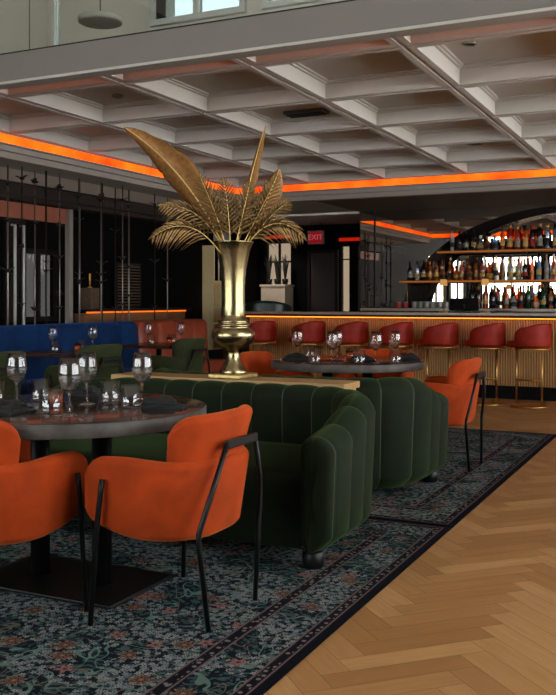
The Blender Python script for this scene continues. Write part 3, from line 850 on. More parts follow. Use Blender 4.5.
def feather(label, P, width, twist, notch, seed, peak=.5, ht0=.06):
    rn = random.Random(seed); N = 44; cv = bez(P, N)
    t = thing('feather', label, 'feather', cv[0], 0, 'gold feathers in the vase'); O = cv[0]
    rows = []
    for i, p in enumerate(cv):
        u = i/N
        d = (cv[min(i+1, N)]-cv[max(i-1, 0)]).normalized()
        side = d.cross(FW).normalized(); nrm = side.cross(d).normalized()
        side = side*math.cos(twist)+nrm*math.sin(twist); nrm = side.cross(d).normalized()
        v = max(0, (u-ht0)/(1-ht0))
        w = width*(math.sin(PI*min(1, v**(math.log(.5)/math.log(peak))))**.75) if v > 0 else .002
        w = max(w, .0015)
        row = []
        for j in range(-6, 7):
            q = j/6; ww = w*(1+(.06*math.sin(17*u+seed)+notch*rn.uniform(-1, .25))*(abs(q) > .7))
            if q > 0: ww *= .8
            row.append(tuple(p-O+side*(q*ww)+nrm*(abs(q)**1.5*w*.28)-d*(abs(q)*w*.55)))
        rows.append(row)
    b = MB(); b.grid(rows); b.build('vane', M['gold_feather'], t, solid=.0016)
    MB().tube([p-O+(FW*-.006) for p in cv], [.0062*(1-.8*i/N) for i in range(N+1)], 6).build('shaft', M['gold_shaft'], t)
    return t
feather('long broad gold feather leaning far to the left', [ip(230, 262, .0), ip(206, 205, -.02), ip(172, 158, -.06), ip(123, 127, -.02)], .108, .25, .10, 3, .55, .12)
feather('narrow gold feather standing upright, turned edge-on', [ip(233, 262, .03), ip(243, 205, .02), ip(252, 165, .03), ip(265, 124, .03)], .046, .72, .08, 5, .5, .1)
feather('short rounded gold feather leaning right behind the palm leaves', [ip(236, 262, .06), ip(256, 222, .08), ip(272, 190, .08), ip(279, 166, .08)], .068, -.1, .06, 8, .72, .2)
def frond(label, P, length, seed, droop=.25, nl=15, flat=0.0):
    rn = random.Random(seed); N = 40; cv = bez(P, N); O = cv[0]
    t = thing('palm_frond', label, 'palm leaf', O, 0, 'gold palm fronds in the vase'); b = MB()
    view = FW*math.cos(flat)+Vector((0, 0, 1))*math.sin(flat)
    for i in range(nl):
        u = .26+.74*(i+.5)/nl; x = u*N; a = int(min(x, N-1)); p = cv[a].lerp(cv[a+1], x-a)
        d = (cv[a+1]-cv[a]).normalized(); s0 = d.cross(view).normalized(); nn = s0.cross(d)
        L = 1.12*length*(math.sin(PI*(.18+.80*u))**.7)*rn.uniform(.88, 1.08)
        for sg in (-1, 1):
            ang = math.radians(52-24*u)+rn.uniform(-.07, .07)
            dr = (s0*sg*math.sin(ang)+d*math.cos(ang)+nn*rn.uniform(-.12, .12)).normalized()
            wv = dr.cross(nn).normalized(); w = .0056
            pts = []
            for q in (0, .35, .7, 1):
                c = p-O+dr*(L*q)+Vector((0, 0, -droop*L*q*q)); ww = w*(.6, 1, .75, .08)[int(q*3+.01) if q < 1 else 3]
                pts.append((c-wv*ww, c+nn*ww*.5, c+wv*ww))
            b.grid([[tuple(z) for z in r] for r in pts])
    b.build('leaflets', M['gold_leaf'], t, solid=.0011)
    MB().tube([p-O for p in cv], [.004*(1-.75*i/N) for i in range(N+1)], 6).build('stem', M['gold_shaft'], t)
frond('gold palm frond arching left, the upper of the two at left', [ip(228, 262, -.02), ip(214, 222, -.06), ip(190, 204, -.12), ip(163, 208, -.16)], .13, 1, .45)
frond('gold palm frond drooping left, the lowest at left', [ip(226, 262, -.05), ip(206, 228, -.10), ip(184, 218, -.2), ip(157, 240, -.24)], .13, 2, .5)
frond('gold palm frond rising up-left under the broad feather', [ip(229, 262, -.06), ip(222, 225, -.10), ip(212, 205, -.13), ip(202, 180, -.15)], .135, 3, .15)
frond('gold palm frond rising just left of the upright feather', [ip(231, 262, -.07), ip(230, 230, -.10), ip(229, 205, -.12), ip(224, 182, -.12)], .13, 4, .15)
frond('gold palm frond rising in the middle in front of the upright feather', [ip(233, 262, -.07), ip(238, 230, -.09), ip(246, 206, -.1), ip(250, 184, -.1)], .13, 5, .15)
frond('gold palm frond rising up-right beside the rounded feather', [ip(235, 262, -.05), ip(250, 228, -.06), ip(266, 202, -.06), ip(277, 176, -.05)], .135, 6, .15)
frond('gold palm frond leaning right below the rounded feather', [ip(236, 262, -.02), ip(254, 232, -.04), ip(272, 214, -.06), ip(288, 202, -.08)], .11, 7, .2)
frond('gold palm frond drooping right to the lowest point at right', [ip(238, 262, -.02), ip(254, 226, -.08), ip(280, 212, -.16), ip(302, 240, -.2)], .13, 8, .5)

# ------------------------------------------------------------------ banquettes and small tables at left
def banquette(label, y0, y1, mat, nch):
    t = thing('banquette', label, 'banquette', (-6.0, (y0+y1)/2, 0)); h = (y1-y0)/2
    b = MB(); rows = []
    n = nch*12
    for i in range(n+1):
        y = -h+2*h*i/n; u = i/12
        g = .036*(abs(math.sin(PI*u))**.5)
        e = min(y+h, h-y); r = .0 if e > .05 else .05-math.sqrt(max(0, .05**2-(.05-e)**2))
        rows.append([(o, y, z) for o, z in ((-.17, .30), (-.17, .93-r), (-.15, .965-r), (-.10, .975-r), (-.03+g*.5, .968-r), (.0+g, .93-r), (.015+g, .7), (.02+g, .45), (.02+g, .30))])
    b.grid(rows); b.add([rows[0][k] for k in range(9)]+[rows[-1][k] for k in range(9)], [tuple(range(9)), tuple(range(17, 8, -1))])
    b.build('back', mat, t)
    b = MB(); b.box(.0, .32, -h, h, .30, .45); b.build('seat', mat, t, bevel=.03, seg=4)
    MB().box(-.15, .26, -h+.01, h-.01, 0, .30).build('base', M['black_metal'], t)
banquette('blue velvet banquette with vertical channels along the left', 4.95, 8.70, M['blue_velvet'], 11)
banquette('terracotta leather banquette beyond the blue one', 8.72, 10.30, M['terracotta'], 4)
def small_table(label, loc):
    t = thing('small_table', label, 'table', loc, 0, 'small square tables')
    MB().box(-.33, .33, -.33, .33, .715, .75).build('tabletop', M['small_top'], t, bevel=.006)
    MB().cyl(.03, .015, .715, 16).build('column', M['black_metal'], t)
    MB().cyl(.16, 0, .015, 28, bev=.003).build('base', M['black_metal'], t)
    return t
M['small_top'] = wood('dark_walnut_top', (52, 32, 24), (78, 50, 36), .2, 1)
st = small_table('small dark table in front of the blue banquette', (-5.36, 6.62, 0))
dup(st, (-5.34, 8.15, 0), None, 'small dark table in front of the terracotta banquette')
for (x, y), nm in (((-5.36, 6.62), 'by the blue banquette'), ((-5.34, 8.15), 'by the terracotta banquette')):
    z = .7505
    dup(wine, (x-.08, y-.08, z), None, 'left wine glass on the small table '+nm, 'wine glasses on the small tables')
    dup(wine, (x+.12, y+.25, z), None, 'right wine glass on the small table '+nm, 'wine glasses on the small tables')
    dup(tum, (x+.00, y-.15, z), None, 'left tumbler on the small table '+nm, 'tumblers on the small tables')
    dup(tum, (x+.06, y+.16, z), None, 'right tumbler on the small table '+nm, 'tumblers on the small tables')
    dup(vot, (x+.12, y+.02, z), None, 'amber candle holder on the small table '+nm)
    make_napkin('folded black napkin on the small table '+nm, (x+.22, y+.10, z), 1.2, GN, int(y), .7)

# ------------------------------------------------------------------ hanging rods with dark leaf ornaments
rods = [(6, 7.144), (16, 7.292), (31, 7.523), (39, 7.65), (54, 7.896), (62, 8.032), (76, 8.279), (83, 8.406), (97, 8.67), (101, 8.757), (116, 9.047), (121, 9.161), (133, 9.417), (155, 9.903), (173, 10.33)]
rn = random.Random(5); M['rod_grey'] = plain('rod_grey', (120, 112, 106), .35, .1, 9, metal=.8)
def ornament(b, y, z, s, a):
    c, q = math.cos(a), math.sin(a)
    m = Matrix.Translation((0, y, z)) @ Matrix.Rotation(a, 4, 'Z') @ Matrix.Scale(s, 4)
    b.lathe([(0, -.032), (.010, -.026), (.017, 0), (.012, .024), (0, .032)], 10, (0, 0, 0), m @ Matrix.Rotation(PI/2, 4, 'X'))
    for sg in (-1, 1):
        b.add([(0, .016, .004), (0, -.016, .004), (sg*.05, -.030, .024), (sg*.058, .002, .03), (0, .016, -.004), (0, -.016, -.004), (sg*.05, -.030, .018), (sg*.058, .002, .024)],
              [(0, 1, 2, 3), (7, 6, 5, 4), (0, 3, 7, 4), (1, 5, 6, 2), (2, 6, 7, 3)], mat=m)
for i, (px, y) in enumerate(rods):
    x = -6.55+rn.uniform(-.10, .10)
    t = thing('hanging_rod', 'thin dark rod with small winged ornaments behind the banquettes, %s from the left' % nth(i), 'rod', (x, y, .0), 0, 'ornamented rods of the left screen')
    MB().tube([(0, 0, .03), (0, 0, 2.61)], .0075 if i % 3 else .010, 8).build('rod', M['dark_frame'] if i % 2 else M['rod_grey'], t)
    MB().cyl(.03, 0, .03, 14).build('foot', M['dark_frame'], t)
    for z in (2.50-.12*rn.random(), 1.4+.8*rn.random(), 1.05+.5*rn.random()):
        b = MB(); ornament(b, 0, z, rn.uniform(.95, 1.3), rn.uniform(-.8, .8)); b.build('winged_ornament', M['dark_frame'], t)
for z, y0, y1, l in ((2.42, 6.3, 9.2, 'dark horizontal rail across the upper left rods, the higher one'), (2.30, 6.3, 10.4, 'dark horizontal rail across the left rods, the lower one')):
    tag(MB().tube([(-6.42, y0, z), (-6.42, y1, z)], .010, 8).build('rail', M['dark_frame']), l, 'rail')

# dim objects in the left recess
t = thing('plinth', 'small brown plinth behind the screen rods, on the amber-lit ledge', 'plinth', (LX+.14, 9.72, 1.1005))
MB().box(-.09, .09, -.09, .09, 0, .28).build('body', M['rattan'], t, bevel=.004)
t = thing('candlestick', 'small pale candlestick standing on the small brown plinth', 'candlestick', (LX+.14, 9.72, 1.381))
MB().lathe([(0, 0), (.03, 0), (.03, .01), (.010, .02), (.008, .09), (.016, .10), (0, .105)], 18).build('holder', M['brass'], t)
MB().cyl(.012, .105, .19, 14).build('candle', M['wax'], t)
t = thing('rattan_panel', 'brown woven panel standing on the ledge behind the rods', 'panel', (LX+.10, 10.66, 1.1005))
MB().box(-.015, .015, -.30, .30, 0, .03).box(-.015, .015, -.30, .30, .62, .65).box(-.015, .015, -.30, -.27, .03, .62).box(-.015, .015, .27, .30, .03, .62).build('frame', M['dark_frame'], t)
b = MB()
for i in range(14):
    z = .05+i*.042; b.tube([(.004*math.cos(j*PI+i*PI), -.27+.045*j, z) for j in range(13)], .011, 6)
b.build('weave', M['rattan'], t)
t = thing('cabinet', 'tall cream wall cabinet with shelves and glass door beside the vase', 'cabinet', (LX+.012, 13.05, 0))
MB().box(0, .02, -.17, .17, .4, 2.12).box(.02, .2, -.17, -.15, .4, 2.12).box(.02, .2, .15, .17, .4, 2.12).box(.02, .2, -.15, .15, 2.10, 2.12).box(.02, .2, -.15, .15, .4, .42).build('body', M['cream'], t)
for z in (.82, 1.10, 1.48): MB().box(.02, .19, -.15, .15, z, z+.02).build('shelf', M['cream'], t)
d = MB().box(.20, .22, -.17, -.14, 1.5, 2.12).box(.20, .22, .14, .17, 1.5, 2.12).box(.20, .22, -.14, .14, 1.5, 1.54).box(.20, .22, -.14, .14, 2.08, 2.12).box(.20, .22, -.015, .015, 1.54, 2.08).build('door', M['cream'], t)
MB().box(.207, .212, -.14, .14, 1.54, 2.08).build('pane', M['tint_pane_warm'], d)
MB().box(0, .2, -.17, .17, 0, .4).build('base', M['dark_green'], t)
for z in (1.46, 2.085): MB().box(.03, .045, -.14, .14, z, z+.01).build('shelf_fill_glow', M['lamp_glow'], t)  # added glow strips that warm and brighten the cabinet inside

# hall behind the bar: exit sign, plinth with plant, dark chair
t = thing('exit_sign', 'lit red EXIT sign hanging above the dark hall door', 'sign', (-6.26, 14.55, 2.20))
MB().box(-.15, .15, -.03, .03, 0, .24).build('housing', M['exit_box'], t, bevel=.006)
MB().box(-.13, .13, -.034, -.0305, .02, .215).build('face', M['exit_red'], t)
MB().tube([(-.08, 0, .24), (-.08, 0, .38)], .006).tube([(.08, 0, .24), (.08, 0, .38)], .006).build('hanger', M['black_metal'], t)
cu = bpy.data.curves.new('txt', 'FONT'); cu.body = 'EXIT'; cu.size = .135; cu.align_x = 'CENTER'; cu.align_y = 'CENTER'; cu.extrude = .002
tmp = bpy.data.objects.new('txt', cu); C.objects.link(tmp); bpy.context.view_layer.update()
me = bpy.data.meshes.new_from_object(tmp.evaluated_get(bpy.context.evaluated_depsgraph_get())); bpy.data.objects.remove(tmp)
me.materials.clear(); me.materials.append(M['exit_letter'])
o = bpy.data.objects.new('lettering', me); C.objects.link(o); o.parent = t; o.location = (0, -.036, .118); o.rotation_euler = (PI/2, 0, 0)
t = thing('plinth', 'beige plinth under the dark plants, beyond the left end of the bar', 'plinth', (-7.10, 14.72, 0))
MB().box(-.24, .24, -.18, .18, 0, 1.46).build('body', M['plinth'], t, bevel=.006)
MB().box(-.26, .26, -.20, .20, 1.46, 1.50).build('top', M['plinth'], t, bevel=.005)
for i, (x, l) in enumerate(((-.16, 'left of the three dark potted plants on the beige plinth'), (0, 'middle of the three dark potted plants on the beige plinth'), (.16, 'right of the three dark potted plants on the beige plinth'))):
    t = thing('potted_plant', l, 'plant', (-7.10+x, 14.72, 1.5005), 0, 'dark plants on the plinth')
    MB().lathe([(0, 0), (.045, 0), (.06, .10), (.054, .10), (.045, .08), (0, .08)], 18).build('pot', M['dark_frame'], t)
    b = MB()
    for q in range(8):
        a = q*2*PI/8+i; L = .34+.16*((q*7+i*3) % 5)/5; sp = .02+.022*(q % 3)
        rows = []
        for v in range(7):
            u = v/6; w = .026*math.sin(PI*(.1+.88*u)); r = sp*u*u*1.6+.01
            c, s_ = math.cos(a), math.sin(a)
            rows.append([(c*r-s_*w, s_*r+c*w, .08+L*u), (c*(r-.006), s_*(r-.006), .08+L*u), (c*r+s_*w, s_*r-c*w, .08+L*u)])
        b.grid(rows)
    b.build('leaves', M['plant'], t, solid=.003)
t = thing('lounge_chair', 'dark green leather tub chair back seen over the left end of the bar', 'chair', (-6.60, 13.3, 0), rot_face(-.4, 1))
P = upath(.36, -.25, .30, .26, .03)
b = MB(); b.grid(sweep(P, lambda s, S, p: [(o, z) for o, z in roll(.09, .35, 1.12+.09*sstep(.1, .8, min(s, S-s)))]), True, True); b.build('shell', M['dark_green'], t)
MB().cyl(.33, .55, .68, 30, (0, -.02, 0), .03).build('seat', M['dark_green'], t)
for sx in (-1, 1):
    for y in (-.22, .24): MB().tube([(sx*.3, y, .58 if y < 0 else .40), (sx*.33, y*1.1, 0)], .018).build('leg', M['black_metal'], t)

for x0, x1, z, l in ((-7.50, -6.96, 2.36, 'short red glow imitating an LED reflection above the hall plant window'), (-6.00, -5.60, 2.27, 'short red glow imitating an LED reflection above the narrow hall windows')):
    tag(MB().box(x0, x1, 14.975, 15.0, z, z+.06).build('wall_led_reflection', M['led_reflection']), l, 'light strip')  # glowing strips stand in for a reflected LED, no lamp sits here
def lamp(name, kind, loc, energy, size, rot=(0, 0, 0), col=(1, .93, .84)):
    L = bpy.data.lights.new(name, kind); L.energy = energy; L.color = col
    if kind == 'AREA': L.shape = 'RECTANGLE'; L.size, L.size_y = size
    else: L.shadow_soft_size = size[0]; L.spot_size = 1.2; L.spot_blend = .8
    o = bpy.data.objects.new(name, L); C.objects.link(o); o.location = loc; o.rotation_euler = rot
lamp('hall_fill_spot', 'SPOT', (-7.05, 13.9, 2.58), 90, (.04,), (.62, 0, 0))  # added spot without a fitting, brightens the dim beige plinth
lamp('low_ceiling_fill', 'AREA', (-7.0, 8.6, .9), 9, (.15, 6.0), (PI, 0, 0))  # added unseen area light, lifts the low ceiling at left
lamp('upstairs_wall_fill', 'AREA', (-4.5, 6.4, 5.5), 36, (5.0, .8), (.35, 0, 0))  # added unseen area light, brightens the dark upstairs wall

# ------------------------------------------------------------------ bar
BX0, BX1, BY = -5.82, RX-.06, 11.15
t = thing('bar_counter', 'long bar with ribbed golden front, grey stone top and amber light', 'bar', (BX0, BY, 0)); L = BX1-BX0
MB().box(-.06, L, -.20, .55, 1.03, 1.062).build('countertop', M['stone'], t, bevel=.004)
MB().box(0, L, 0, .42, .17, 1.0).build('body', M['slat_gap'], t)
MB().box(.03, L, .06, .40, 0, .17).build('kick_board', M['kick'], t)
b = MB(); x = .012
while x < L-.02:
    n = 6; b.grid([[(x+.012-.012*math.cos(PI*k/n), -.012*math.sin(PI*k/n), z) for k in range(n+1)] for z in (.17, 1.0)]); x += .031
b.build('ribbed_front', M['slat'], t)
MB().box(-.06, L, -.20, .55, 1.0, 1.03).build('top_support', M['dark_frame'], t)
MB().box(.0, L-.02, -.095, -.070, .990, .9998).build('light_strip', M['led_bar'], t)
# stools
def make_stool(label, loc, rotz):
    t = thing('bar_stool', label, 'bar stool', loc, rotz, 'red leather bar stools'); r = .0105
    MB().lathe([(0, 0), (.20, 0), (.215, .004), (.215, .016), (.20, .022), (.05, .03), (0, .03)], 40).build('base', M['brass'], t)
    for sx in (-1, 1): MB().tube([(0, sx*.17-.01, .018), (0, sx*.17-.01, .665)], r, 8).build('leg', M['brass'], t)
    MB().tube([(0, -.18, .30), (0, .16, .30)], r, 8).build('footrest', M['brass'], t)
    MB().lathe([(0, .655), (.185, .655), (.19, .66), (.19, .682), (0, .682)], 36, (0, .02, 0)).build('seat_ring', M['brass'], t)
    b = MB(); rows = []
    for z, ins in ((.682, .012), (.69, 0), (.725, 0), (.745, .012), (.752, .05)):
        row = []
        for q in range(36):
            a = 2*PI*q/36; ca, sa = math.cos(a), math.sin(a)
            row.append(((.205-ins)*math.copysign(abs(ca)**.8, ca), -.035+(.225-ins)*math.copysign(abs(sa)**.8, sa), z))
        rows.append(row)
    b.grid(rows, True, True); b.build('seat', M['red_leather'], t)
    P = upath(.198, -.07, .215, .195, .012)
    def se(s, S, p):
        e = min(s, S-s); rr = .10
        dz = rr-math.sqrt(max(0, rr*rr-(rr-e)**2)) if e < rr else 0
        dz += .045*(1-sstep(.05, .33, e))
        T = .05*min(1, .4+e/.03*.6)
        return [(o+.012*(z-.8), z) for o, z in roll(T, .685+dz*.15, .955-dz*1.2)]
    b = MB(); b.grid(sweep(P, se), True, True); b.build('backrest', M['red_leather'], t)
    P2 = [(p, n, s) for p, n, s in P if p[1] > -.03]; s0 = P2[0][2]; P2 = [(p, n, s-s0) for p, n, s in P2]
    b = MB(); b.grid(sweep(P2, lambda s, S, p: roll(.050, .648, .690, 3)), True, True); b.build('trim_band', M['brass'], t)
    return t
ST = [(-1.87, 10.53, 66), (-2.385, 10.55, 66), (-2.94, 10.55, 66), (-3.50, 10.55, 66), (-4.09, 10.55, 66), (-4.66, 10.55, 64), (-5.36, 10.55, 62)]
names = ['red leather bar stool nearest the right edge of the photo', 'red bar stool second from the right edge, behind the orange armchair', 'red bar stool third from the right edge',
         'red bar stool in the middle of the row, above the far table napkin', 'red bar stool behind the right half of the far table', 'red bar stool second from the vase', 'red bar stool beside the gold vase']
s0 = None
for (x, y, a), l in zip(ST, names):
    a = math.radians(a); f = rot_face(-math.sin(a), math.cos(a))
    if s0 is None: s0 = make_stool(l, (x, y, 0), f)
    else: dup(s0, (x, y, 0), f, l)
# things on the bar
t = thing('payment_terminal', 'black touch screen till on the bar counter, its back to us', 'till', (-2.86, 11.44, 1.0625), .1)
MB().box(-.10, .10, -.07, .07, 0, .015).build('foot', M['black_metal'], t, bevel=.004)
MB().tube([(0, .02, .015), (0, 0, .10)], .02, 10).build('stand', M['black_metal'], t)
MB().box(-.19, .19, -.014, .014, .02, .185, Matrix.Rotation(-.2, 4, 'X')).build('screen', M['screen'], t, bevel=.008)
for x, l in ((-3.07, 'slim brass bar lamp with pale shade, left of the till'), (-2.54, 'slim brass bar lamp with pale shade, right of the till')):
    t = thing('bar_lamp', l, 'lamp', (x, 11.24, 1.0625), 0, 'table lamps on the bar')
    MB().cyl(.06, 0, .012, 24, bev=.003).build('base', M['brass'], t)
    MB().tube([(0, 0, .012), (0, 0, .34)], .005, 8).build('stem', M['brass'], t)
    MB().lathe([(0, .345), (.045, .34), (.05, .345), (.040, .42), (.036, .42), (0, .415)], 24).build('lamp_shade', M['lamp_glow'], t)
# back bar
t = thing('back_counter', 'low back counter under the bottles behind the bar', 'counter', (-4.75, 12.72, 0)); L = RX-.06+4.75
MB().box(0, L, 0, .56, 1.06, 1.10).build('countertop', M['stone'], t, bevel=.003)
MB().box(.02, L, .04, .56, 0, 1.06).build('body', M['black_panel'], t)
m = MB().box(-4.96, RX-.05, 13.285, 13.305, 1.105, 2.60); o = m.build('wall_mirror', M['mirror']); tag(o, 'large mirror wall behind the bar bottles reflecting the ceiling', 'mirror')
for x in (-4.72,): tag(MB().box(x-.012, x+.012, 13.27, 13.284, 1.105, 2.60).build('mirror_joint', M['dark_frame']), 'dark vertical joint strip on the bar mirror near its left end', 'strip')
def arch():
    b = MB(); rows = []; cx, cz = -1.75, 1.0; N = 72
    for i in range(N+1):
        a = PI*.02+PI*.96*i/N
        w = .16+.10*abs(math.cos(a))
        ro = []
        for (A, Bb) in ((2.46, 1.555), (2.46-w*1.25, 1.555-w*.62)):
            ro.append((cx-A*math.cos(a), cz+Bb*math.sin(a)))
        (x0, z0), (x1, z1) = ro
        rows.append([(x0, 13.10, z0), (x1, 13.06, z1), (x1, 13.26, z1), (x0, 13.26, z0)])
    b.grid(rows, True, True); b.sm = [False]*len(b.sm)
    zmin = 1.105
    b.v = [(x, y, max(z, zmin)) for x, y, z in b.v]
    return tag(b.build('arch', M['arch']), 'dark glossy arch sweeping over the back bar shelves', 'arch')
arch()
SH = {}
for nm, z, x0, l in (('top', 1.93, -3.60, 'upper bottle shelf behind the bar'), ('mid', 1.505, -4.17, 'middle bottle shelf behind the bar')):
    t = thing('bottle_shelf', l, 'shelf', (x0, 12.80, z)); L = RX-.1-x0; SH[nm] = z
    MB().box(0, L, 0, .24, -.03, 0).build('board', M['shelf'], t, bevel=.002)
    MB().box(0, L, -.004, -.0005, -.028, -.006).build('light_edge', M['led_shelf'], t)
    for q in range(int(L/1.2)+1): MB().cyl(.006, 1.1005-z, 0, 10, (q*1.2+.05, .2465, 0)).build('post', M['brass'], t)
# bottles
def bottle_meshes():
    sh = {}
    def mk(name, prof, cap, lab):
        sh[name] = (MB().lathe(prof, 14), MB().lathe(cap, 12), MB().lathe(lab, 14))
    mk('round', [(0, 0), (.036, 0), (.038, .004), (.038, .17), (.034, .19), (.016, .215), (.013, .27), (0, .27)], [(.0145, .25), (.0155, .25), (.0155, .292), (0, .292)], [(.0385, .05), (.0388, .05), (.0388, .11), (.0385, .11)])
    mk('slim', [(0, 0), (.031, 0), (.033, .004), (.033, .20), (.028, .225), (.014, .25), (.012, .32), (0, .32)], [(.0135, .30), (.015, .30), (.015, .34), (0, .34)], [(.0335, .06), (.0338, .06), (.0338, .13), (.0335, .13)])
    mk('squat', [(0, 0), (.045, 0), (.050, .006), (.052, .09), (.044, .13), (.018, .155), (.015, .19), (0, .19)], [(.017, .175), (.022, .175), (.024, .215), (0, .22)], [(.0522, .03), (.0526, .03), (.0526, .088), (.0522, .088)])
    mk('wine', [(0, 0), (.036, 0), (.037, .003), (.037, .19), (.030, .22), (.014, .245), (.0135, .30), (0, .30)], [(.0145, .255), (.0155, .255), (.0155, .308), (0, .308)], [(.0375, .06), (.0378, .06), (.0378, .125), (.0375, .125)])
    mk('jar', [(0, 0), (.040, 0), (.042, .004), (.042, .24), (.038, .262), (.024, .275), (.02, .30), (0, .30)], [(.026, .285), (.030, .285), (.030, .345), (0, .345)], [(.0425, .04), (.0428, .05), (.0428, .15), (.0425, .15)])
    return sh
SHP = bottle_meshes(); PROT = {}
def bottle(shape, col, cap, lab, loc, label, group, sc=1.0):
    key = (shape, col, cap, lab)
    if key not in PROT:
        import copy
        t = thing('bottle', label, 'bottle', loc, 0, group); bb, cc, ll = SHP[shape]
        bb.build('glass_body', BOT[col], t); cc.build('cap', CAP[cap], t); ll.build('paper_label', LAB[lab], t, solid=.0006)
        PROT[key] = t
    else: t = dup(PROT[key], loc, 0, label, group)
    t.scale = (sc, sc, sc)
    return t
CN = {'amber': 'amber', 'dark': 'near-black', 'clear': 'clear', 'green': 'dark green', 'red': 'red', 'pink': 'pink-tinted', 'lime': 'lime green', 'silver': 'silver', 'blue': 'pale blue'}
SN = {'round': 'bottle', 'slim': 'slim bottle', 'squat': 'squat decanter bottle', 'wine': 'wine-shaped bottle', 'jar': 'tall cylinder bottle'}
rb = random.Random(21)
def row(where, z, y, xs, pal, group):
    for i, x in enumerate(xs):
        sh, co = pal[i % len(pal)] if isinstance(pal, list) else pal(i)
        cap = rb.choice(['gold', 'black', 'black', 'red' if co in ('dark', 'red', 'green') else 'white'])
        lab = rb.choice(['white', 'yellow', 'black', 'black', 'red' if co == 'dark' else 'yellow'])
        bottle(sh, co, cap, lab, (x+rb.uniform(-.008, .008), y+rb.uniform(-.02, .02), z+.0006), '%s %s, %s cap, %s from left, %s' % (CN[co], SN[sh], {'gold': 'brass'}.get(cap, cap), nth(i), where), group, rb.uniform(.93, 1.06))
topx = [-3.40+.104*i for i in range(22)]
top_pal = [('slim', 'clear'), ('round', 'dark'), ('round', 'dark'), ('wine', 'dark'), ('squat', 'silver'), ('squat', 'amber'), ('squat', 'blue'), ('slim', 'amber'), ('jar', 'red'), ('jar', 'red'), ('jar', 'amber'), ('jar', 'dark'), ('jar', 'dark'), ('jar', 'silver'), ('jar', 'blue'), ('jar', 'clear'), ('jar', 'clear'), ('slim', 'clear'), ('jar', 'dark'), ('round', 'amber'), ('slim', 'amber'), ('round', 'clear')]
row('upper bar shelf', SH['top'], 12.90, topx, top_pal, 'bottles on the upper bar shelf')
midx = [-4.02+.098*i for i in range(29)]
mid_pal = [('round', 'dark'), ('round', 'silver'), ('round', 'dark'), ('round', 'amber'), ('round', 'amber'), ('squat', 'amber'), ('round', 'amber'), ('squat', 'amber'), ('round', 'pink'), ('squat', 'amber'), ('round', 'amber'), ('round', 'pink'), ('squat', 'amber'), ('slim', 'clear'), ('slim', 'clear'), ('round', 'clear'), ('round', 'clear'), ('round', 'dark'), ('slim', 'pink'), ('slim', 'blue'), ('slim', 'clear'), ('slim', 'pink'), ('slim', 'dark'), ('round', 'clear'), ('slim', 'pink'), ('round', 'dark'), ('slim', 'clear'), ('round', 'amber'), ('slim', 'clear')]
row('front row of middle bar shelf', SH['mid'], 12.87, midx, mid_pal, 'bottles in the front row of the middle shelf')
row('rear row of middle bar shelf', SH['mid'], 12.99, [-3.82+.125*i for i in range(15)], [('slim', 'amber'), ('slim', 'clear'), ('slim', 'pink')], 'bottles in the rear row of the middle shelf')
lowx = [-3.10+.100*i for i in range(20)]
low_pal = [('wine', 'dark'), ('wine', 'dark'), ('wine', 'red'), ('round', 'dark'), ('round', 'clear'), ('round', 'amber'), ('squat', 'clear'), ('round', 'red'), ('wine', 'green'), ('squat', 'amber'), ('wine', 'green'), ('round', 'amber'), ('wine', 'green'), ('round', 'lime'), ('round', 'clear'), ('slim', 'lime'), ('round', 'amber'), ('round', 'clear'), ('wine', 'dark'), ('round', 'red')]
row('front row on back counter', 1.10, 12.86, lowx, low_pal, 'bottles in the front row on the back counter')
row('rear row on back counter', 1.10, 13.00, [-3.05+.13*i for i in range(14)], [('slim', 'amber'), ('slim', 'green'), ('slim', 'clear'), ('slim', 'dark')], 'bottles in the rear row on the back counter')
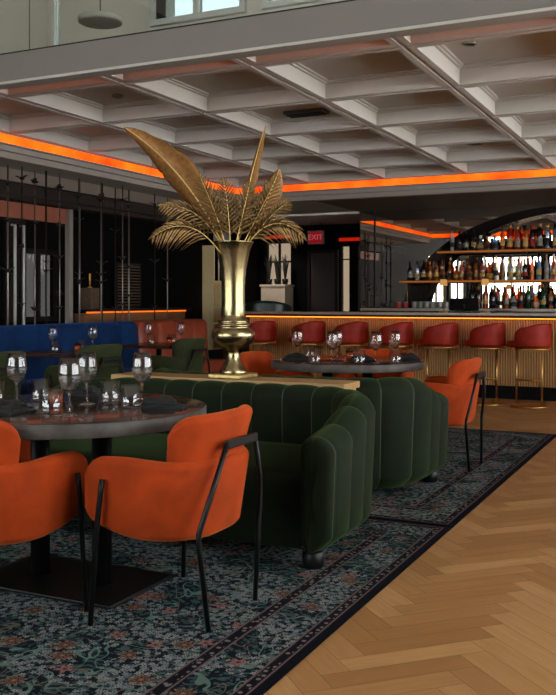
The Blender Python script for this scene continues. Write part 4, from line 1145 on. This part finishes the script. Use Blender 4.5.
# upturned glasses and two red tins at the left end of the back counter
sg = tag(MB().lathe([(0, .098), (.036, .098), (.04, .09), (.0425, 0), (.040, 0), (.038, .08), (0, .083)], 16).build('tumbler', BOT['clear'], loc=(-3.95, 12.86, 1.1005)), 'upturned tumbler on the back counter, first of the front row', 'glass', 'upturned tumblers on the back counter')
for i in range(1, 18):
    r_, q = divmod(i, 9)
    dup(sg, (-3.95+q*.095, 12.86+r_*.11, 1.1005), None, 'upturned tumbler on the back counter, %s from the left in the %s row' % (nth(q), ('front', 'rear')[r_]), None)
tn = thing('tin', 'left of two small red tins at the left end of the back counter', 'tin', (-4.20, 12.86, 1.1005), 0, 'red tins')
MB().cyl(.042, 0, .085, 18, bev=.004).build('body', plain('red_tin', (170, 36, 30), .35, .2, 30), tn)
MB().cyl(.036, .085, .091, 18).build('lid', M['white_frame'], tn)
dup(tn, (-4.09, 12.86, 1.1005), None, 'right of two small red tins at the left end of the back counter')

# ------------------------------------------------------------------ light and camera
w = bpy.data.worlds.new('daylight'); SC.world = w; w.use_nodes = True
nt = w.node_tree; bg = nt.nodes['Background']
tc = nt.nodes.new('ShaderNodeTexCoord'); sx = nt.nodes.new('ShaderNodeSeparateXYZ'); rp = nt.nodes.new('ShaderNodeValToRGB')
nt.links.new(tc.outputs['Generated'], sx.inputs[0]); nt.links.new(sx.outputs[2], rp.inputs[0])
rp.color_ramp.elements[0].position = 0.0; rp.color_ramp.elements[0].color = (.92, .93, .95, 1)  # below the horizon set brighter than the sky, to light the ceiling
rp.color_ramp.elements[1].position = .25; rp.color_ramp.elements[1].color = (.74, .78, .82, 1)
nt.links.new(rp.outputs[0], bg.inputs[0]); bg.inputs[1].default_value = 23.0

cam = bpy.data.cameras.new('camera'); co = bpy.data.objects.new('camera', cam); C.objects.link(co)
co.location = (0, 0, 1.22); co.rotation_euler = (PI/2, 0, th)
cam.sensor_fit = 'VERTICAL'; cam.sensor_height = 36; cam.lens = 900/695*36
cam.shift_y = (300-347.5)/695; cam.clip_start = .05
SC.camera = co
SC.view_settings.view_transform = 'Standard'; SC.view_settings.look = 'None'; SC.view_settings.gamma = 1
SC.view_settings.use_curve_mapping = False
SC.view_settings.exposure = -0.75
SC.cycles.use_denoising = True
SC.cycles.max_bounces = 10; SC.cycles.transmission_bounces = 10; SC.cycles.transparent_max_bounces = 24; SC.cycles.glossy_bounces = 6; SC.cycles.diffuse_bounces = 5
SC.cycles.sample_clamp_indirect = 4.0; SC.cycles.caustics_reflective = False
